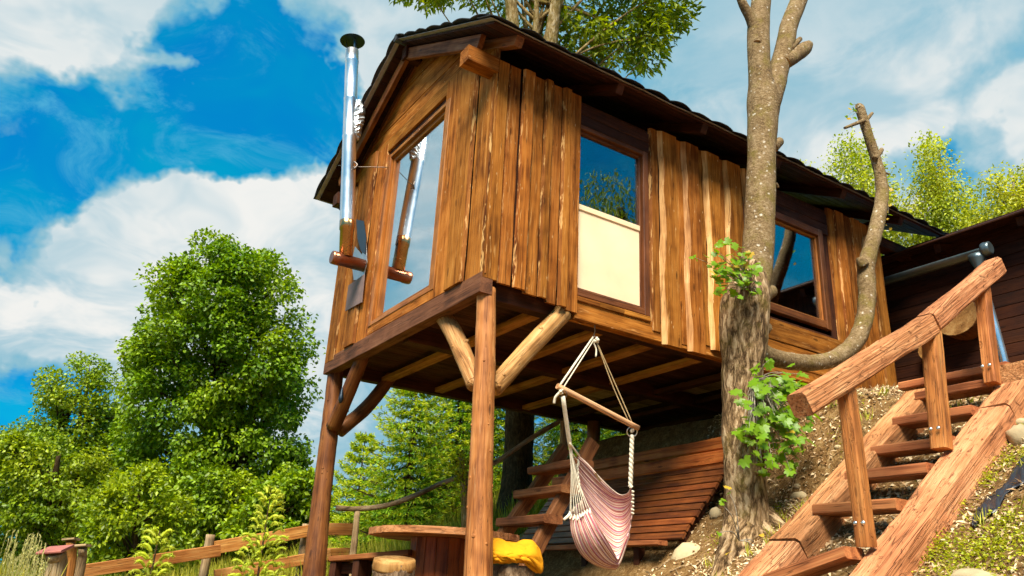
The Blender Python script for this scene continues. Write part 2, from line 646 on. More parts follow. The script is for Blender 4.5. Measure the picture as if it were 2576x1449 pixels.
def bark(name, dark, mid, light, scale=1.0, moss=0.0, spots=0.0, bump=0.9, stretch=0.35, furrow=0.16):
    mt, nt, bs = new_mat(name)
    tc = nt.node('ShaderNodeTexCoord')
    co = tc.outputs['Object']
    wv = nt.vmath('ADD', co, nt.vmath('SCALE', nt.noise(co, 5 * scale, 3, 0.6, out='Color'), scale=0.07))
    st = nt.mapping(wv, (1, 1, stretch))
    rg = nt.noise(st, 15 * scale, 4, 0.6, 0.4)
    v = nt.mapr(nt.math('ABSOLUTE', nt.math('SUBTRACT', rg, 0.5)), 0.0, 0.13)
    n = nt.noise(st, 22 * scale, 6, 0.7, 0.3)
    big = nt.noise(co, 4.0, 3, 0.6)
    f = nt.math('ADD', nt.math('MULTIPLY', v, furrow), nt.math('MULTIPLY', n, 1.0 - furrow))
    f = nt.math('ADD', f, nt.math('MULTIPLY', nt.math('SUBTRACT', big, 0.5), 0.45))
    col = nt.ramp(f, [(0.3, dark), (0.5, mid), (0.72, light)])
    if moss:
        mm = nt.mapr(nt.noise(co, 4.5, 5, 0.65), 0.5, 0.66, 0, moss)
        col = nt.mix(mm, col, (0.16, 0.13, 0.012))
    if spots:
        sp = nt.mapr(nt.voronoi(wv, 9 * scale), 0.12, 0.24, spots, 0)
        sp = nt.math('MULTIPLY', sp, nt.mapr(nt.noise(co, 7, 2), 0.42, 0.55))
        col = nt.mix(sp, col, (0.55, 0.5, 0.4))
    nt.put(bs.inputs['Base Color'], col)
    bs.inputs['Roughness'].default_value = 0.9
    bs.inputs['Specular IOR Level'].default_value = 0.15
    nt.put(bs.inputs['Normal'], nt.bump(f, bump, 0.025))
    return mt


BOARD = wood('stained_board', (0.115, 0.034, 0.0048), (0.285, 0.097, 0.0130), (0.44, 0.172, 0.030), 0.72, spec=0.1, worn=0.55, worncol=(0.56, 0.29, 0.09), chips=0.7, var=0.27, huev=0.004)
SAP = wood('bare_board_edge', (0.22, 0.085, 0.02), (0.48, 0.235, 0.075), (0.68, 0.40, 0.16), 0.65, 1.4, knots=False, var=0.2)
EDGE = wood('chipped_board_edge', (0.06, 0.016, 0.003), (0.2, 0.064, 0.011), (0.34, 0.13, 0.028), 0.72, spec=0.1, worn=0.8, worncol=(0.58, 0.33, 0.12), wornscale=(22, 22, 4.0), wornlo=0.53, knots=False, var=0.2)
TIMBER = wood('stained_timber', (0.06, 0.017, 0.005), (0.165, 0.052, 0.013), (0.26, 0.10, 0.03), 0.6)
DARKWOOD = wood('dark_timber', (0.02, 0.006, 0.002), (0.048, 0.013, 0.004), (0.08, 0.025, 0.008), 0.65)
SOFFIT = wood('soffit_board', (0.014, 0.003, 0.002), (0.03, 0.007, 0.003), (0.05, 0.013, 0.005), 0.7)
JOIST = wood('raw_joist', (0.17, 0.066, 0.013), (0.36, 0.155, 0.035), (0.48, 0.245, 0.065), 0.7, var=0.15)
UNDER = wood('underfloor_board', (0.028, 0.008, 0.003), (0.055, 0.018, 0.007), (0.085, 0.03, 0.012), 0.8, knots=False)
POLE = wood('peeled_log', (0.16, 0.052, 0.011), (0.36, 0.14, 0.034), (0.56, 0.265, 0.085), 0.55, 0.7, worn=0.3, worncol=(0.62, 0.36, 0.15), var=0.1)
PALELOG = wood('pale_peeled_log', (0.18, 0.075, 0.018), (0.42, 0.205, 0.064), (0.64, 0.37, 0.145), 0.6, 0.7, worn=0.5, worncol=(0.74, 0.5, 0.25), var=0.05, bump=0.8)
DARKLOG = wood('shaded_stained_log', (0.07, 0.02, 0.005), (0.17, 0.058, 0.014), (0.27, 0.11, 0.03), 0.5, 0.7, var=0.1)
FRONTBEAM = wood('dull_purple_brown_beam', (0.05, 0.018, 0.009), (0.12, 0.042, 0.019), (0.19, 0.075, 0.035), 0.7)
STAIRWOOD = wood('red_stained_beam', (0.29, 0.108, 0.040), (0.49, 0.202, 0.080), (0.66, 0.33, 0.150), 0.75, 0.8, var=0.08, worn=0.3,
                 worncol=(0.70, 0.38, 0.18), bump=1.0, pits=0.5, knots=False, spec=0.15)
POSTWOOD = wood('orange_stained_post', (0.2, 0.06, 0.014), (0.41, 0.142, 0.036), (0.55, 0.235, 0.073), 0.6, 0.9, var=0.08, bump=0.7, pits=0.25, worn=0.3, worncol=(0.68, 0.36, 0.14))
TREADWOOD = wood('stair_tread_wood', (0.17, 0.05, 0.017), (0.35, 0.115, 0.04), (0.46, 0.18, 0.065), 0.6, var=0.12)
DECKWOOD = wood('red_brown_decking', (0.06, 0.015, 0.004), (0.17, 0.048, 0.011), (0.27, 0.088, 0.022), 0.42, var=0.2, spec=0.5)
DECKBEAM = wood('red_brown_rail', (0.16, 0.036, 0.007), (0.43, 0.12, 0.022), (0.57, 0.2, 0.043), 0.5, var=0.12)
LADDERWOOD = wood('old_ladder_wood', (0.11, 0.036, 0.012), (0.24, 0.088, 0.029), (0.37, 0.16, 0.06), 0.65, var=0.1)
WINWOOD = wood('window_frame_wood', (0.15, 0.045, 0.006), (0.30, 0.105, 0.016), (0.42, 0.165, 0.033), 0.4, 1.3, knots=False, var=0.08)
WINDARK = wood('dark_window_frame', (0.06, 0.02, 0.007), (0.125, 0.042, 0.013), (0.19, 0.07, 0.024), 0.4, 1.3, knots=False, var=0.08)
TABLEWOOD = wood('table_wood', (0.13, 0.042, 0.013), (0.34, 0.13, 0.046), (0.5, 0.23, 0.1), 0.6, var=0.12)
STAVEWOOD = wood('red_stave_wood', (0.11, 0.022, 0.004), (0.28, 0.062, 0.009), (0.38, 0.1, 0.018), 0.45, var=0.1)
FENCEWOOD = wood('fence_rail_wood', (0.2, 0.066, 0.013), (0.42, 0.16, 0.035), (0.6, 0.3, 0.09), 0.65, var=0.12)
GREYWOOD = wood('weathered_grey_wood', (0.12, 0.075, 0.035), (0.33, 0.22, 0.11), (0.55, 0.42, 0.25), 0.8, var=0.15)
SHEDWOOD = wood('dark_shed_plank', (0.016, 0.0045, 0.002), (0.04, 0.011, 0.004), (0.065, 0.02, 0.007), 0.6, var=0.15)
CUTEND = wood('cut_log_end', (0.2, 0.085, 0.02), (0.38, 0.19, 0.055), (0.55, 0.33, 0.12), 0.7, 0.6, knots=False)
PLYWOOD = plain('cream_painted_panel', (0.86, 0.63, 0.39), 0.5, nscale=2.0, amt=0.13, bump=0.05)
SHINGLE = plain('bitumen_shingle', (0.02, 0.02, 0.024), 0.55, spec=0.5, amt=0.4, bump=0.35, bscale=120)
BLACK = plain('dark_interior', (0.012, 0.008, 0.006), 0.9, amt=0.2, bump=0)  # near-black colour stands in for the unlit room behind the glass
STEEL = plain('stainless_flue', (0.74, 0.77, 0.80), 0.34, 1.0, nscale=3, amt=0.05, bump=0.02, bscale=8)
COPPER = plain('heat_tinted_steel', (0.50, 0.30, 0.14), 0.26, 1.0, nscale=4, amt=0.35, bump=0.03)
RUST = plain('brown_enamel_tee', (0.34, 0.13, 0.07), 0.32, 0.85, nscale=5, amt=0.3, bump=0.03)
FOIL = plain('crumpled_foil', (0.5, 0.54, 0.57), 0.45, 1.0, nscale=6, amt=0.1, bump=1.0, bscale=26)
DARKMETAL = plain('dark_sheet_metal', (0.018, 0.03, 0.045), 0.35, 0.6, amt=0.2, bump=0.03)
GALV = plain('galvanised_gutter', (0.13, 0.17, 0.185), 0.35, 0.8, nscale=5, amt=0.2, bump=0.03)
ZINCBRIGHT = plain('zinc_downpipe', (0.62, 0.72, 0.80), 0.25, 0.9, nscale=4, amt=0.1, bump=0.02)
WIREMAT = plain('wire', (0.16, 0.13, 0.11), 0.4, 0.9, bump=0)
SCREW = plain('screw_head', (0.8, 0.8, 0.78), 0.3, 1.0, bump=0)
ROPE = plain('cotton_rope', (0.72, 0.64, 0.48), 0.85, nscale=40, amt=0.2, bump=0.5, bscale=160)
JUTE = plain('jute_rope', (0.46, 0.33, 0.16), 0.85, nscale=40, amt=0.3, bump=0.5, bscale=160)
BARWOOD = wood('spreader_bar_wood', (0.26, 0.12, 0.05), (0.45, 0.23, 0.11), (0.6, 0.36, 0.2), 0.5, 1.5, knots=False)
BLANKET = plain('yellow_fleece', (0.72, 0.30, 0.010), 0.95, spec=0.1, nscale=5, amt=0.1, bump=0.35, bscale=90)
TARP = plain('black_plastic_sheet', (0.02, 0.021, 0.026), 0.4, amt=0.3, bump=0.35, bscale=18)
STONE = plain('pale_stone', (0.42, 0.33, 0.19), 0.9, spec=0.2, nscale=6, amt=0.3, bump=0.6, bscale=20, var=0.15)
BARK = bark('smooth_maple_bark', (0.085, 0.05, 0.022), (0.21, 0.14, 0.066), (0.36, 0.27, 0.155), 1.5, moss=0.5, spots=0.9, bump=0.8, stretch=1.5, furrow=0.12)
BARKLOW = bark('rough_maple_bark', (0.055, 0.03, 0.012), (0.25, 0.155, 0.075), (0.5, 0.36, 0.21), 0.9, moss=0.35, bump=1.0, stretch=0.25, furrow=0.34)
BARKASH = bark('mossy_pale_bark', (0.10, 0.06, 0.02), (0.30, 0.21, 0.08), (0.55, 0.45, 0.28), 0.9, moss=0.6, spots=0.3)
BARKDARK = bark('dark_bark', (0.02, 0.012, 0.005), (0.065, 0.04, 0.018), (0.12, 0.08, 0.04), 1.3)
BARKSTUMP = bark('stump_bark', (0.03, 0.016, 0.008), (0.14, 0.085, 0.045), (0.34, 0.24, 0.15), 1.2, bump=1.0)
BARKBIRCH = bark('birch_bark', (0.08, 0.06, 0.04), (0.3, 0.26, 0.2), (0.5, 0.45, 0.36), 1.0)


def mat_glass(name, base):
    mt, nt, bs = new_mat(name)
    gl = nt.node('ShaderNodeBsdfGlossy')
    gl.inputs['Roughness'].default_value = 0.0
    gl.inputs['Color'].default_value = (0.97, 0.99, 1.0, 1)
    tr = nt.node('ShaderNodeBsdfTransparent')
    tr.inputs['Color'].default_value = (0.97, 0.98, 0.98, 1)
    lw = nt.node('ShaderNodeLayerWeight')
    lw.inputs['Blend'].default_value = 0.5
    f5 = nt.math('POWER', lw.outputs['Facing'], 3.0)
    fr = nt.node('ShaderNodeMapRange')
    nt.put(fr.inputs[0], f5)
    fr.inputs[3].default_value = base
    fr.inputs[4].default_value = 1.0
    ms = nt.node('ShaderNodeMixShader')
    nt.l.new(fr.outputs[0], ms.inputs[0])
    nt.l.new(tr.outputs[0], ms.inputs[1])
    nt.l.new(gl.outputs[0], ms.inputs[2])
    nt.l.new(ms.outputs[0], nt.n['Material Output'].inputs[0])
    return mt


GLASS = mat_glass('side_window_glass', 0.15)
GLASSFRONT = mat_glass('coated_front_glass', 0.62)


def mat_hammock():
    mt, nt, bs = new_mat('striped_hammock_cloth')
    at = nt.node('ShaderNodeAttribute', attribute_name='stripe')
    s = at.outputs['Fac']
    f = nt.math('FRACT', nt.math('MULTIPLY', s, 7.0))
    W_, P_, M_, L_, D_ = (0.80, 0.63, 0.50), (0.58, 0.26, 0.215), (0.44, 0.12, 0.17), (0.54, 0.38, 0.43), (0.38, 0.12, 0.115)
    st = [(0.0, W_), (0.07, P_), (0.12, W_), (0.18, M_), (0.24, L_), (0.30, W_), (0.36, D_), (0.42, P_), (0.48, W_), (0.53, P_),
          (0.58, W_), (0.65, M_), (0.70, D_), (0.75, L_), (0.80, P_), (0.86, W_), (0.90, D_), (0.95, P_)]
    col = nt.ramp(f, st, 'CONSTANT')
    tc = nt.node('ShaderNodeTexCoord')
    n = nt.noise(tc.outputs['Object'], 12, 5, 0.6)
    col = nt.hsv(col, 0.5, 1.0, nt.mapr(n, 0.3, 0.7, 0.85, 1.1))
    nt.put(bs.inputs['Base Color'], col)
    bs.inputs['Roughness'].default_value = 0.9
    bs.inputs['Specular IOR Level'].default_value = 0.1
    nt.put(bs.inputs['Normal'], nt.bump(nt.noise(tc.outputs['Object'], 180, 3, 0.5), 0.2, 0.004))
    return mt


HAMMOCK = mat_hammock()


def mat_ground():
    mt, nt, bs = new_mat('hillside_soil')
    tc = nt.node('ShaderNodeTexCoord')
    co = tc.outputs['Object']
    n1 = nt.noise(co, 1.2, 6, 0.6)
    n2 = nt.noise(co, 9, 6, 0.65)
    n3 = nt.noise(co, 45, 5, 0.65)
    soil = nt.ramp(nt.math('ADD', nt.math('MULTIPLY', n2, 0.5), nt.math('MULTIPLY', n3, 0.5)),
                   [(0.3, (0.05, 0.022, 0.008)), (0.5, (0.19, 0.105, 0.036)), (0.7, (0.44, 0.3, 0.14))])
    grass = nt.ramp(n2, [(0.3, (0.05, 0.08, 0.006)), (0.55, (0.14, 0.17, 0.012)), (0.75, (0.28, 0.26, 0.03))])
    sep = nt.node('ShaderNodeSeparateXYZ')
    nt.put(sep.inputs[0], co)
    # turf on the meadow beyond the cabin, bare litter on the bank in front
    s = nt.math('ADD', sep.outputs[1], nt.math('MULTIPLY', nt.math('SUBTRACT', n1, 0.5), 2.0))
    m1 = nt.mapr(s, 3.2, 4.2)
    col = nt.mix(m1, soil, grass)
    nt.put(bs.inputs['Base Color'], col)
    bs.inputs['Roughness'].default_value = 0.95
    bs.inputs['Specular IOR Level'].default_value = 0.1
    nt.put(bs.inputs['Normal'], nt.bump(nt.math('ADD', n2, nt.math('MULTIPLY', n3, 0.5)), 0.8, 0.05))
    return mt


GROUND = mat_ground()
LITTER = leafmat('dry_leaf_litter', (0.36, 0.2, 0.08), (0.9, 0.74, 0.46), 0.1, 0.7)
LINDEN = leafmat('linden_leaf', (0.075, 0.165, 0.003), (0.26, 0.40, 0.009), 0.3, patch=0.02)
LINDEN2 = leafmat('left_tree_leaf', (0.09, 0.175, 0.004), (0.29, 0.40, 0.012), 0.3, patch=0.02)
BRIGHTLEAF = leafmat('yellow_green_bush_leaf', (0.11, 0.20, 0.005), (0.31, 0.41, 0.012), 0.35, patch=0.02)  # the bush's own lighter yellow-green
ASHLEAF = leafmat('ash_leaf', (0.10, 0.17, 0.005), (0.26, 0.33, 0.010), 0.45, patch=0.02)
BIRCHLEAF = leafmat('birch_leaf', (0.24, 0.32, 0.012), (0.50, 0.54, 0.04), 0.4, patch=0.02)
SPRUCE = leafmat('spruce_needle', (0.09, 0.22, 0.005), (0.29, 0.49, 0.014), 0.25, 0.5)
SPRUCETIP = leafmat('spruce_new_shoot', (0.34, 0.45, 0.012), (0.52, 0.58, 0.03), 0.35, 0.5)
SAPLING = leafmat('sapling_shoot', (0.38, 0.47, 0.02), (0.60, 0.66, 0.06), 0.35, 0.5)
MAPLELEAF = leafmat('maple_leaf', (0.035, 0.115, 0.006), (0.23, 0.39, 0.012), 0.4, 0.4)
MAPLEYEL = leafmat('young_maple_leaf', (0.38, 0.34, 0.03), (0.62, 0.36, 0.04), 0.4, 0.4)
GRASSM = leafmat('meadow_grass', (0.30, 0.33, 0.012), (0.58, 0.53, 0.07), 0.35, 0.5)
WEED = leafmat('bank_weed', (0.22, 0.30, 0.008), (0.46, 0.48, 0.025), 0.35, 0.5)
SEED = leafmat('grass_seed_head', (0.34, 0.33, 0.08), (0.55, 0.50, 0.2), 0.3, 0.6)

# ------------------------------------------------------------------ terrain
HX = np.array([-400, -60, -8, -3.4, -2, 0, 0.9, 1.8, 2.6, 3.3, 3.9, 5, 6.4, 8, 12, 30, 90, 400.])
HZ = np.array([-30, -9, -2.1, -1.15, -0.78, -0.32, -0.12, 0.22, 0.66, 1.06, 2.2, 2.42, 2.5, 2.7, 3.6, 7.5, 16, 40.])
HZ2 = np.array([-30, -9, -2.1, -1.15, -0.78, -0.32, -0.12, 0.18, 0.5, 0.8, 1.05, 1.5, 2.0, 2.5, 3.5, 7.5, 16, 40.])


def sstep(a, b, x):
    t = np.clip((x - a) / (b - a), 0, 1)
    return t * t * (3 - 2 * t)


def ground_z(x, y):
    x = np.asarray(x, float)
    y = np.asarray(y, float)
    z = np.interp(x, HX, HZ)
    z = z + (np.interp(x, HX, HZ2) - z) * sstep(3.3, 4.6, y)
    st = np.clip(0.22 + 0.717 * (np.clip(x, 0.3, 3.5) - 0.9) - 0.36, -0.5, 3)      # bank carrying the stairs
    st = st + np.clip(x - 3.5, 0, 30) * 0.26
    z = z + (st - z) * sstep(-0.9, -2.0, y) * sstep(0.2, 0.9, x)
    z = z - 0.07 * np.clip(-y - 1.5, 0, 5) * sstep(1.0, -1.0, x)
    z = z - 0.34 * sstep(-0.15, 0.5, y) * sstep(0.6, 1.5, x) * sstep(3.0, 2.5, x) * sstep(4.2, 3.4, y)   # hollow below the deck
    z = z + 0.25 * sstep(-3.1, -4.2, y) * sstep(0.5, 1.2, x)
    return z


def gnoise(x, y):
    return 0.03 * mnoise.noise(V(x * 1.1, y * 1.1, 0)) + 0.018 * mnoise.noise(V(x * 4, y * 4, 5))


def gz(x, y):
    return float(ground_z(x, y)) + gnoise(x, y)


def on_ground(u, v, d0=3.0, d1=40.0):
    prev = None
    for d in np.arange(d0, d1, 0.05):
        p = FT(u, v, d)
        if p.z < gz(p.x, p.y):
            return p
    return FT(u, v, d1)


def build_ground():
    def axis(lo, hi, n0, n1, step):
        core = np.arange(n0, n1 + 1e-6, step)
        left = n0 - np.geomspace(step, n0 - lo, 26)[::-1]
        right = n1 + np.geomspace(step, hi - n1, 26)
        return np.concatenate([left, core, right])
    xs = axis(-400, 400, -4, 8, 0.12)
    ys = axis(-300, 500, -6, 8, 0.12)
    X_, Y_ = np.meshgrid(xs, ys, indexing='ij')
    Z_ = ground_z(X_, Y_)
    vs = []
    for i in range(len(xs)):
        for j in range(len(ys)):
            vs.append((X_[i, j], Y_[i, j], Z_[i, j] + gnoise(X_[i, j], Y_[i, j])))
    nj = len(ys)
    idx = np.arange(len(xs) * nj).reshape(len(xs), nj)
    a, b, c, d = idx[:-1, :-1].ravel(), idx[1:, :-1].ravel(), idx[1:, 1:].ravel(), idx[:-1, 1:].ravel()
    tr = np.concatenate([np.stack([a, b, c], 1), np.stack([a, c, d], 1)])
    o = np_mesh('ground', np.array(vs), tr, GROUND, smooth=True)
    tag(o, kind='structure')


build_ground()

# ------------------------------------------------------------------ the cabin on stilts
CW, CL = 3.9, 6.42            # width (Y) and length (X)
ZF = 2.59                     # underside of the floor beams
cabin = thing('stilt_cabin', (3.0, 1.9, gz(3.0, 1.9)),
              'brown timber cabin on log stilts with dark shingle roof and waney-edge board walls', 'cabin')


def roof_z(y):
    return min(5.20 + 0.535 * (y + 0.4), 5.20 + 0.535 * (4.3 - y))


def build_floor():
    P = cabin
    member('floor_beam', (0.13, 0.20, ZF + 0.12), (6.3, 0.20, ZF + 0.12), 0.13, 0.22, DARKWOOD, P)
    member('rim_beam', (1.085, 0.07, ZF + 0.1), (6.3, 0.07, ZF + 0.1), 0.11, 0.2, BOARD, P, nseg=8, wob=0.004)
    member('floor_beam', (0.10, CW - 0.075, ZF + 0.12), (6.3, CW - 0.075, ZF + 0.12), 0.13, 0.24, DARKWOOD, P)
    member('floor_beam', (0.16, 1.86, ZF + 0.085), (6.3, 1.86, ZF + 0.085), 0.16, 0.19, DARKWOOD, P)
    member('front_beam', (0.055, -0.0, ZF + 0.1), (0.055, CW, ZF + 0.1), 0.13, 0.2, FRONTBEAM, P, nseg=8, wob=0.004)
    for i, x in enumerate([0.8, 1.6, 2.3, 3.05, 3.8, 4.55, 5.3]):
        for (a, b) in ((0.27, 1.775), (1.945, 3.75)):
            member('joist', (x, a, ZF + 0.05), (x, b, ZF + 0.05), 0.13, 0.06, JOIST if i < 4 else DARKWOOD, P, up=(0, 0, 1))  # far joists: darker timber colour paints in the dimness of the deep bays
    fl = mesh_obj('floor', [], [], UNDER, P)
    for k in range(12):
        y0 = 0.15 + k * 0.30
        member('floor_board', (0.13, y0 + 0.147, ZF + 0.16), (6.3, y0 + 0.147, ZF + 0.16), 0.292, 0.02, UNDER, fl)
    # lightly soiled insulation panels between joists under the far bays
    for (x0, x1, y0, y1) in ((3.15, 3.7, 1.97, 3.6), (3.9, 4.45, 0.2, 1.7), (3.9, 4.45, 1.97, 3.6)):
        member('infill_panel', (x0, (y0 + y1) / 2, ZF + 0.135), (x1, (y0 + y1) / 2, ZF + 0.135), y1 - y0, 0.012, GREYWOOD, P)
    # posts and braces
    def post(u0, v0, u1, v1, x, r, mat, extra=0.7, kn=14):
        a, b = FX(u0, v0, x), FX(u1, v1, x)
        d = (b - a).normalized()
        bot = b + d * extra
        a = a - d * 0.0
        mid = a.lerp(b, 0.66) + V(0.0, 0.010, 0)
        q = a.lerp(b, 0.33) + V(0, -0.008, 0)
        return log('post', [a, q, mid, b, bot], [r * 0.95, r * 1.03, r * 1.10, r * 1.27, r * 1.32], mat, P, 20, 60, 0.05, 6, 0.016, knots=kn)
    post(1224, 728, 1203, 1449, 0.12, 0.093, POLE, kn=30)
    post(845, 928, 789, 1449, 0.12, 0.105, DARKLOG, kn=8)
    # rear posts, under the back edge of the floor
    for x, y in ((4.2, 0.35), (4.2, 3.6)):
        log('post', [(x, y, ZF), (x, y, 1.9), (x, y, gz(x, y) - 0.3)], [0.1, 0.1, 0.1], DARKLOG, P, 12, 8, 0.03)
    # braces at the near corner
    a, b = FX(1118, 800, 0.15), FX(1192, 955, 0.15)
    log('brace', [a + V(0, 0.03, 0.03), a * 0.65 + b * 0.35 + V(-0.0, -0.02, 0.02), b, b + (b - a) * 0.06], [0.085, 0.09, 0.088, 0.08], PALELOG, P, 14, 24, 0.05, 4, 0.02, knots=7)
    a, b = FY(1408, 795, 0.1), FY(1252, 965, 0.08)
    log('brace', [a + V(0.04, 0, 0.04), (a + b) / 2 + V(0.0, 0, 0.01), b, b + (b - a) * 0.05], [0.092, 0.09, 0.085, 0.08], PALELOG, P, 14, 24, 0.05, 4, 0.02, knots=8)
    # braces at the far corner
    a, b = FX(912, 905, 0.12), FX(838, 1075, 0.12)
    log('brace', [a + V(0, -0.02, 0.05), (a + b) / 2 + V(0, -0.03, 0.03), b], [0.08, 0.088, 0.09], DARKLOG, P, 14, 20, 0.05, 4, 0.02, knots=5)
    a, b = FY(985, 950, 3.78), FY(852, 1085, 3.72)
    log('brace', [a + V(0.03, 0, 0.08), (a + b) / 2 + V(0.03, 0, -0.03), b], [0.085, 0.088, 0.09], DARKLOG, P, 14, 20, 0.05, 4, 0.02, knots=5)
    # hanging insulator by the far post, small lantern
    c = FX(858, 1000, 0.02)
    log('hanging_bulb', [c + V(0, 0, 0.12), c + V(0, 0, 0.05), c + V(0, 0, -0.02), c + V(0, 0, -0.07)], [0.008, 0.02, 0.03, 0.012], DARKMETAL, P, 10, 10, 0)


build_floor()


def wall_panel(name, boxes, axis, parent, mat=DARKWOOD):  # dark lining colour paints in the dimness inside the cabin
    """backing wall made of butted boxes; boxes are (a0, a1, z0, z1) along the wall"""
    vs, fs = [], []
    for (a0, a1, z0, z1) in boxes:
        o = len(vs)
        if axis == 'x':      # wall plane x = const, thickness x 0.03..0.06
            c = [(0.033, a0), (0.062, a0), (0.062, a1), (0.033, a1)]
        elif axis == 'y':
            c = [(a0, 0.033), (a1, 0.033), (a1, 0.062), (a0, 0.062)]
        elif axis == 'Y':
            c = [(a0, CW - 0.062), (a1, CW - 0.062), (a1, CW - 0.02), (a0, CW - 0.02)]
        else:
            c = [(CL - 0.07, a0), (CL - 0.03, a0), (CL - 0.03, a1), (CL - 0.07, a1)]
        vs += [(p[0], p[1], z0) for p in c] + [(p[0], p[1], z1) for p in c]
        fs += [(o, o + 3, o + 2, o + 1), (o + 4, o + 5, o + 6, o + 7)] + [(o + i, o + (i + 1) % 4, o + 4 + (i + 1) % 4, o + 4 + i) for i in range(4)]
    return mesh_obj(name, vs, fs, mat, parent)


BS = [BOARD, SAP, EDGE]


def build_walls():
    P = cabin
    fw = wall_panel('front_wall', [(0.03, 1.06, 2.8, 5.3), (2.62, CW - 0.02, 2.8, 5.3), (1.06, 2.62, 2.8, 2.86), (1.06, 2.62, 5.26, 5.3),
                                   (0.3, 3.6, 5.302, 5.5), (0.75, 3.15, 5.502, 5.75), (1.2, 2.7, 5.752, 6.0), (1.65, 2.25, 6.002, 6.2)], 'x', P)
    sw = wall_panel('side_wall', [(0.07, 1.06, 2.84, 5.1), (2.08, 3.66, 2.84, 5.1), (1.06, 2.08, 4.82, 5.1), (3.66, 5.16, 4.75, 5.1),
                                  (1.06, 2.08, 2.79, 2.83), (3.66, 5.16, 2.84, 3.30), (5.16, CL - 0.03, 2.84, 5.1)], 'y', P)
    bw = wall_panel('back_wall', [(0.07, CL - 0.03, 2.84, 5.1)], 'Y', P)
    ew = wall_panel('end_wall', [(0.07, CW - 0.07, 2.84, 5.3)], 'X', P)
    ceil = member('ceiling_panel', (0.08, CW / 2, 5.06), (CL - 0.08, CW / 2, 5.06), CW - 0.15, 0.02, BLACK, P)
    N = (-1, 0, 0)

    def fb(y, w, z0, z1, x=0.03, eL=0.012, eR=0.012, t=0.03, wav=0.012, name='board'):
        return live_board(name, (x, y, z0), (x, y, z1), w, t, N, BS, fw, eL, eR, wav, 10)
    # right of the front window
    fb(0.885, 0.43, 2.80, 5.47, 0.03, 0.02, 0.01)
    fb(0.505, 0.37, 2.79, 5.50, -0.006, 0.03, 0.01)
    fb(0.165, 0.35, 2.78, 5.30, 0.033, 0.03, 0.01)
    fb(0.10, 0.17, 2.66, 2.90, 0.035, 0.008, 0.01)
    # left of the front window
    fb(2.80, 0.33, 2.79, 5.44, 0.03, 0.008, 0.02)
    fb(3.10, 0.33, 2.79, 5.46, -0.004, 0.02, 0.012)
    fb(3.42, 0.38, 2.70, 5.40, 0.034, 0.01, 0.01)
    fb(3.75, 0.34, 2.73, 5.2, 0.015, 0.01, 0.01)
    # gable boards
    z = 5.31
    k = 0
    while z < 6.2:
        def fy(zz):
            return max((zz - 5.145) / 0.535 - 0.4, 0.03)
        y0, y1 = fy(z), fy(z + 0.182)
        if y1 < 1.9:
            xx = 0.018 + 0.006 * (k % 2)
            M, _ = frame((xx, 0, 0), (xx, 1, 0))
            q = [(z, y0), (z, 3.9 - y0), (z + 0.182, 3.9 - y1), (z + 0.182, y1)]
            vs = [(-0.015, a_, b_) for a_, b_ in q] + [(0.015, a_, b_) for a_, b_ in q]
            mesh_obj('gable_board', vs, [(0, 1, 2, 3), (7, 6, 5, 4), (0, 4, 5, 1), (1, 5, 6, 2), (2, 6, 7, 3), (3, 7, 4, 0)], BOARD, fw, M)
        z += 0.19
        k += 1
    # boards under the front window
    member('sill_board', (0.018, 1.09, 2.866), (0.018, 2.60, 2.866), 0.03, 0.13, BOARD, fw, nseg=4, wob=0.002)

    S = (0, -1, 0)

    def sb(x, w, z0, z1, y=0.03, eL=0.012, eR=0.012, t=0.03, wav=0.012, mats=BS):
        return live_board('board', (x, y, z0), (x, y, z1), w, t, S, mats, sw, eL, eR, wav, 10)
    # corner to the middle window (eL = right-hand edge in the picture)
    sb(0.085, 0.20, 2.74, 5.15, 0.028, 0.01, 0.008)
    sb(0.25, 0.17, 2.73, 5.15, 0.034, 0.006, 0.006, wav=0.004)
    sb(0.40, 0.17, 2.71, 5.15, -0.012, 0.024, 0.012)
    sb(0.545, 0.18, 2.70, 5.15, 0.034, 0.006, 0.006)
    sb(0.665, 0.13, 2.69, 5.15, -0.010, 0.02, 0.014)
    sb(0.79, 0.16, 2.67, 5.15, 0.033, 0.016, 0.006)
    sb(0.90, 0.13, 2.66, 5.15, -0.008, 0.014, 0.018)
    sb(1.03, 0.18, 2.645, 5.15, 0.03, 0.006, 0.006, wav=0.004)
    # middle window to the right window: wide boards with bare waney edges lapped over narrow ones
    sb(2.15, 0.15, 2.69, 5.15, 0.03, 0.006, 0.02, wav=0.003)
    for (a, b, z0) in ((2.215, 2.50, 2.555), (2.585, 2.86, 2.56), (2.925, 3.22, 2.64), (3.285, 3.55, 2.68), (3.60, 3.70, 2.7)):
        sb((a + b) / 2, b - a, z0 + random.uniform(0, 0.02), 5.15, 0.004, 0.012, 0.04, t=0.036, wav=0.04)
    for (a, b) in ((2.47, 2.63), (2.83, 2.97), (3.19, 3.33), (3.52, 3.64)):
        sb((a + b) / 2, b - a, random.uniform(2.62, 2.7), 5.15, 0.034, 0.006, 0.006, t=0.026)
    # right window to the far end
    sb(5.35, 0.17, 2.7, 5.15, 0.034, 0.008, 0.006)
    sb(5.52, 0.22, 2.65, 5.15, 0.01, 0.02, 0.008)
    sb(5.70, 0.2, 2.63, 5.15, 0.034, 0.008, 0.008)
    sb(5.89, 0.22, 2.62, 5.15, 0.012, 0.03, 0.008, wav=0.016)
    sb(6.07, 0.2, 2.62, 5.15, 0.034, 0.008, 0.008)
    sb(6.28, 0.26, 2.66, 5.15, 0.01, 0.012, 0.008)
    # under the middle window: three short blocks and the trim
    for (a, b) in ((1.10, 1.38), (1.385, 1.70), (1.705, 2.06)):
        member('sill_block', (a, 0.02, 2.80), (b, 0.02, 2.80), 0.05, 0.055, BOARD, sw)
